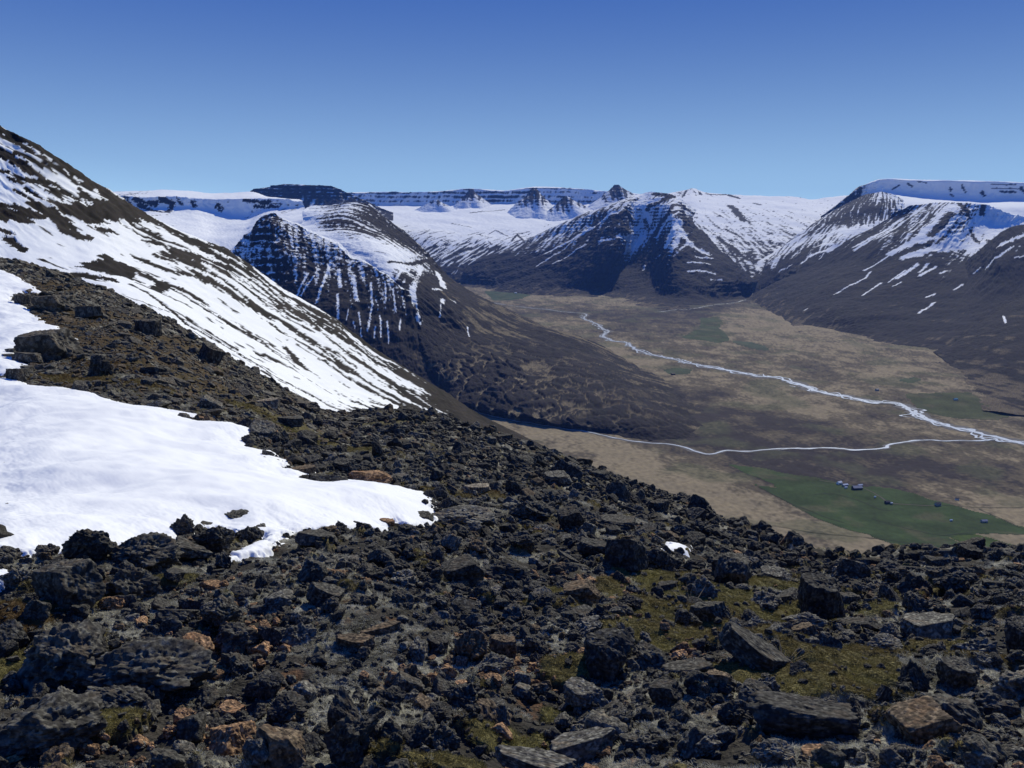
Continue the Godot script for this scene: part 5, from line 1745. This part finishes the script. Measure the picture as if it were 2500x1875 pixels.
func tufts() -> void:
	var mat := StandardMaterial3D.new()
	mat.resource_name = "moss_fibre"
	mat.vertex_color_use_as_albedo = true
	mat.roughness = 1.0
	mat.metallic_specular = 0.1
	mat.cull_mode = BaseMaterial3D.CULL_DISABLED
	mat.backlight_enabled = true
	mat.backlight = Color(0.75, 0.75, 0.70)
	var white := Color(0.9, 0.9, 0.9)
	var kinds := [[], []]
	var cols := [[], []]
	var nu: int = A.nu
	var nv: int = A.nv
	var P: PackedVector3Array = A.P
	for j in nv - 1:
		var dist := -P[j * nu + nu / 2].z
		if dist > 17.0 or dist < 2.0:
			continue
		var dens := 3200.0 / maxf(1.0, pow(dist / 4.0, 1.7))
		for i in nu - 1:
			var a := P[j * nu + i]
			var area := (P[j * nu + i + 1] - a).cross(P[(j + 1) * nu + i] - a).length()
			var want := area * dens
			var n := int(want)
			if rng.randf() < want - n:
				n += 1
			for c in n:
				var p := on_ground(i + rng.randf(), j + rng.randf())
				var s := 0.019 * rng.randf_range(0.6, 1.5) * maxf(1.0, pow(dist / 4.0, 0.7))
				var t := exp(rng.randfn(0.0, 0.25))
				var yaw := rng.randf() * TAU
				var u := rng.randf()
				var ms: Vector2 = A.moss[j * nu + i]
				var b2 := n_fbm.get_noise_2d(p.x * 1.7 + 30.0, p.z * 1.7)
				var mossy := ms.x + 0.65 * b2 > 0.30
				var lich := n_fbm.get_noise_2d(p.x * 1.1 - 50.0, p.z * 1.1) > -0.02 - 0.12 * u
				if not mossy and not lich:
					continue
				if A.snow[j * nu + i] > -0.05:
					continue
				var b := Basis(Vector3.UP, yaw) * Basis.from_scale(Vector3(s * 1.2, s * (0.55 if mossy else 0.42), s * 1.2))
				var col := Color(0.55, 0.525, 0.42)
				if mossy:
					col = Color(0.25, 0.222, 0.085).lerp(Color(0.17, 0.105, 0.045), clampf(ms.y + 0.7 * b2 + 0.2 * (u - 0.5), 0, 1))
				kinds[0 if mossy else 1].append(Transform3D(b, p))
				cols[0 if mossy else 1].append(Color(col.r * t, col.g * t, col.b * t))
	var names := [["moss", "olive and brown cushion moss filling the hollows between rocks"], ["lichen", "grey woolly lichen mat covering the gravel between rocks"]]
	for k in 2:
		var mm := MultiMesh.new()
		mm.transform_format = MultiMesh.TRANSFORM_3D
		mm.use_colors = true
		mm.mesh = tuft_mesh(26, 5 + k, 0.5, 0.035 if k == 0 else 0.028, white * 0.75, white)
		mm.instance_count = kinds[k].size()
		for q in mm.instance_count:
			mm.set_instance_transform(q, kinds[k][q])
			mm.set_instance_color(q, cols[k][q])
		var mi := MultiMeshInstance3D.new()
		mi.multimesh = mm
		mi.material_override = mat
		put(mi, names[k][0], names[k][1], names[k][0], "", "stuff")
		print(names[k][0], " ", mm.instance_count)
	# dry grass
	var straw := flat_mat("dry_grass", Color(0.34, 0.26, 0.15))
	straw.cull_mode = BaseMaterial3D.CULL_DISABLED
	for g in [[1680, 1478, 0.16, "tuft of dry straw grass in brown moss beside the grey rock"], [1912, 1615, 0.12, "tuft of bent pale grass below the leaning slab"], [1785, 1520, 0.12, "reddish dry grass tuft between two mossy stones"], [1160, 1212, 0.3, "yellow dry grass tuft beside the pale tan slab"]]:
		var p: Vector3 = A.P[locate(A, g[0], g[1])]
		var mi := MeshInstance3D.new()
		mi.mesh = tuft_mesh(46, int(g[0]), 1.3, 0.012, white, white)
		mi.material_override = straw
		mi.position = p
		mi.scale = Vector3.ONE * g[2]
		put(mi, "grass_tuft", g[3], "grass tuft")

# px, py of the foot, width, height (pixels), shape, colour, label, lean
const HEROES := [
	[566, 1284, 73, 40, "shard", "dark", "small pointed rock standing alone in the snow above the lava rocks"],
	[680, 1298, 53, 32, "rough", "black", "small knobbly black rock at the tip of the snow tongue"],
	[606, 1328, 62, 52, "rough", "dark", "upright lava rock beside the thin snow tongue"],
	[440, 1308, 70, 58, "rough", "dark", "peaked lava rock backed by the large snow patch"],
	[513, 1352, 105, 80, "rough", "black", "round black lava boulder in the row along the snow"],
	[450, 1374, 110, 72, "shard", "dark", "wedge-shaped lava rock leaning in front of the peaked one"],
	[335, 1388, 170, 98, "rough", "dark", "large hump-backed lava boulder at the snow edge"],
	[150, 1482, 155, 118, "block", "dark", "big square lichened block beside the snow"],
	[298, 1466, 150, 105, "rough", "dark", "craggy block leaning against the big square one"],
	[30, 1440, 70, 60, "rough", "grey", "lichened rock next to the last scrap of snow"],
	[140, 1695, 270, 190, "rough", "dark", "broad lichened boulder above the deep shadow"],
	[335, 1705, 340, 160, "rough", "dark", "massive low lava ledge beside the broad lichened boulder"],
	[60, 1850, 300, 170, "rough", "dark", "bulky rough rock below the broad lichened boulder"],
	[130, 1748, 110, 75, "rough", "grey", "rock with white and rusty lichen spots under the ledge"],
	[265, 1748, 175, 86, "rough", "dark", "rough rock wedged under the massive ledge"],
	[655, 1708, 66, 64, "shard", "black", "black standing stone in the pale lichen mat"],
	[690, 1768, 106, 82, "rough", "black", "crumbly black rock in front of the standing stone"],
	[842, 1808, 105, 125, "shard", "black", "tall black rock with a sharp corner in the lichen"],
	[670, 1888, 165, 130, "block", "brown", "grey-brown pitted boulder topped with orange crust"],
	[655, 1582, 58, 60, "shard", "black", "black upright chip among orange stones"],
	[792, 1482, 110, 58, "slab", "dark", "tilted slab casting shade over the gravel", -0.35],
	[770, 1337, 132, 48, "slab", "dark", "flat-topped slab at the end of the snow tongue"],
	[885, 1307, 52, 40, "block", "black", "square black rock against the snow rim"],
	[828, 1300, 40, 30, "rough", "dark", "low rough rock between the flat slab and the square rock"],
	[450, 1792, 62, 60, "block", "rust", "orange-sided block in the rusty stones"],
	[558, 1756, 66, 46, "block", "rust", "orange and grey stone with a white lichen knob"],
	[60, 1336, 50, 22, "shard", "brown", "small brown stone half sunk in the large snow patch"],
	[1132, 1428, 118, 74, "block", "black", "black wedge boulder throwing a deep shadow on the gravel"],
	[1232, 1424, 170, 66, "rough", "black", "long black lava boulder next to the wedge boulder"],
	[1450, 1364, 85, 52, "block", "black", "dark block in front of the big peaked boulder"],
	[1532, 1394, 125, 100, "block", "black", "big peaked black boulder beside the small snow remnant"],
	[1398, 1296, 76, 62, "block", "black", "slanting black block below the brow"],
	[1298, 1274, 116, 66, "rough", "dark", "large craggy rock on the rubble slope by the slanting block"],
	[1506, 1292, 96, 38, "block", "dark", "wide dull block above the big peaked boulder"],
	[1275, 1349, 72, 52, "rough", "black", "black rock below the large craggy one"],
	[1422, 1474, 98, 62, "block", "brown", "split brown rock with pale broken top faces"],
	[1154, 1618, 84, 86, "rough", "brown", "rounded reddish-brown stone in the lichen"],
	[1226, 1610, 68, 66, "block", "brown", "dark brown stone touching the rounded reddish one"],
	[1205, 1645, 112, 60, "rough", "grey", "lichened rock in front of the two brown stones"],
	[1490, 1664, 138, 130, "shard", "black", "tall black pyramid rock at the border of the moss"],
	[1432, 1735, 112, 72, "block", "grey", "smooth grey boulder with moss at its foot"],
	[1680, 1664, 135, 50, "block", "dark", "brick-shaped dark rock with an orange end"],
	[1760, 1690, 90, 60, "block", "brown", "brown rock behind the brick-shaped dark rock"],
	[1635, 1722, 86, 66, "block", "black", "black cube rock sunk in the lichen mat"],
	[1305, 1892, 255, 60, "slab", "grey", "long pale-edged slab with a black front below the moss cushion"],
	[1425, 1858, 235, 76, "slab", "grey", "broad pitted slab lying over a dark hollow"],
	[1068, 1768, 80, 58, "rough", "black", "black lump with orange grit around it"],
	[938, 1738, 100, 74, "rough", "black", "rough black boulder amid orange chips"],
	[1075, 1836, 96, 78, "rough", "dark", "crumbling dark rock beside the moss cushion"],
	[925, 1552, 122, 30, "slab", "brown", "thin slab with an orange upper edge and black underside"],
	[860, 1590, 120, 40, "slab", "brown", "flat brown stone below the thin slab"],
	[1795, 1418, 92, 70, "block", "black", "black square boulder rising above the moss"],
	[2028, 1512, 128, 116, "block", "black", "biggest black boulder, tall and flat-faced, in the moss"],
	[1880, 1488, 94, 54, "rough", "grey", "grey rugged rock ringed by bright moss"],
	[2098, 1415, 94, 62, "block", "dark", "triangular dark rock on the near brow"],
	[2190, 1416, 92, 52, "rough", "dark", "round-backed dark rock on the near brow"],
	[2385, 1374, 68, 46, "block", "black", "black rock silhouetted against the green field"],
	[2440, 1373, 58, 40, "rough", "dark", "rough rock beside the silhouetted black one"],
	[1980, 1535, 128, 44, "rough", "grey", "long grey rock at the foot of the biggest black boulder"],
	[2107, 1544, 120, 38, "block", "black", "low black bar-shaped rock with a level top"],
	[2290, 1564, 204, 72, "slab", "grey", "wide slab with a lichen-white top and black front"],
	[2175, 1568, 60, 50, "rough", "grey", "lichened stone at the end of the wide slab"],
	[1850, 1632, 220, 80, "slab", "dark", "long slab sliding down the moss on its edge", -0.42],
	[2243, 1698, 92, 92, "rough", "black", "pitted black boulder with a lichen cap"],
	[2360, 1678, 108, 76, "block", "dark", "sloping dark block beside the pitted black boulder"],
	[1972, 1808, 268, 116, "block", "black", "largest flat-topped black block at the foot of the moss"],
	[1802, 1778, 88, 74, "rough", "black", "dark rock against the end of the largest block"],
	[2285, 1818, 198, 112, "block", "brown", "brown slanting boulder with smooth faces"],
	[2025, 1884, 130, 68, "block", "rust", "orange-brown boulder with dark lichen speckles"],
	[2130, 1888, 82, 32, "slab", "rust", "thin orange slab lying beside the orange-brown boulder"],
	[2275, 1892, 212, 80, "block", "dark", "dark block with an orange upper edge"],
	[1834, 1532, 62, 46, "rough", "black", "black stone in brown moss above the long slab"],
	[1903, 1424, 80, 42, "block", "grey", "grey wedge rock on the moss below the near brow"],
	[1718, 1460, 82, 60, "rough", "grey", "grey knobbly rock beside the straw grass"],
	[2065, 1414, 62, 38, "block", "pale", "pale tan rock beside the triangular one"],
	[1637, 1440, 78, 22, "slab", "black", "thin black slab shading the moss"],
	[2170, 1598, 92, 56, "rough", "grey", "ashen lichen-crusted rock below the bar-shaped rock"],
	[2490, 1606, 60, 86, "block", "black", "black upright rock by the wide slab"],
	[2162, 1714, 44, 46, "slab", "black", "small tilted black stone in the lower moss", -0.6],
	[2240, 1770, 110, 40, "slab", "brown", "smooth brown slab above the slanting boulder"],
	[2440, 1760, 120, 80, "rough", "dark", "rugged dark rock beside the brown slanting boulder"],
	[1900, 1870, 110, 70, "rough", "grey", "grey lump between the largest block and the orange-brown boulder"],
	[1720, 1850, 140, 70, "rough", "grey", "lichen-grey rock below the brick-shaped dark rock"],
	[102, 882, 140, 80, "block", "slate", "biggest boulder on the mossy slope, with a flat shaded face"],
	[55, 890, 92, 32, "slab", "slate", "leaning slab in front of the biggest slope boulder"],
	[240, 917, 64, 54, "rough", "black", "dark blocky rock standing in the brown moss"],
	[366, 918, 78, 28, "block", "black", "long black rock with a level top in the brown moss"],
	[125, 762, 100, 42, "block", "slate", "broad grey rock at the upper snow patch"],
	[47, 745, 52, 26, "slab", "slate", "grey slab sticking out of the upper snow patch"],
	[30, 932, 66, 36, "slab", "slate", "flat grey slab between the two snow patches"],
	[210, 778, 74, 34, "slab", "slate", "tilted grey slab on the stony rib of the slope"],
	[352, 814, 84, 38, "slab", "slate", "slab pile top stone along the slope crest"],
	[506, 878, 76, 44, "slab", "slate", "upended slab on the slope crest against the snow streaks", -0.5],
	[355, 945, 42, 20, "shard", "slate", "small peaked stone near the upper edge of the large snow patch"],
	[650, 996, 66, 26, "slab", "pale", "light grey flat slab low on the slope crest"],
	[748, 1004, 60, 26, "block", "slate", "grey rock where the slope crest meets the rubble brow"],
	[845, 1153, 64, 36, "block", "dark", "dark rock perched on the orange-brown outcrop"],
	[790, 1184, 92, 40, "shard", "dark", "dark wedge at the snow end of the outcrop"],
	[893, 1184, 124, 48, "block", "rust", "cracked orange-brown outcrop behind the snow rim"],
	[976, 1184, 52, 28, "block", "grey", "grey block at the end of the orange-brown outcrop"],
	[730, 1162, 88, 28, "slab", "brown", "brown slab pushing into the snow"],
	[1166, 1206, 86, 26, "slab", "pale", "pale sunlit slab lying flat beside dry grass"],
	[1251, 1206, 46, 38, "block", "black", "black cube next to the pale sunlit slab"],
	[990, 1276, 48, 26, "rough", "dark", "dark rock enclosed by the last snow fingers"],
	[1032, 1278, 58, 30, "block", "dark", "squarish rock at the last snow finger"],
	[943, 1286, 38, 22, "block", "rust", "reddish stone at the lower snow rim"],
	[1130, 1292, 172, 72, "rough", "grey", "great lichened hump beside the snow end"],
	[920, 1109, 32, 44, "shard", "dark", "slender upright stone on the moss behind the snow"],
	[1233, 1077, 54, 20, "slab", "black", "black slab jutting out on the skyline of the brow"],
	[705, 1040, 78, 26, "slab", "dark", "dark layered slab on the moss near the far brow"],
	[773, 1040, 34, 20, "rough", "dark", "little round rock beside the dark layered slab"],
	[800, 1085, 44, 26, "rough", "black", "black rock on the bright moss behind the snow"],
	[1365, 1185, 74, 38, "block", "grey", "grey lichened block near the skyline of the brow"],
	[990, 1008, 60, 16, "rough", "black", "jagged black rock on the brow before the snow streaks"],
	[880, 1010, 50, 16, "rough", "dark", "low dark rock on the brow before the snow streaks"],
]
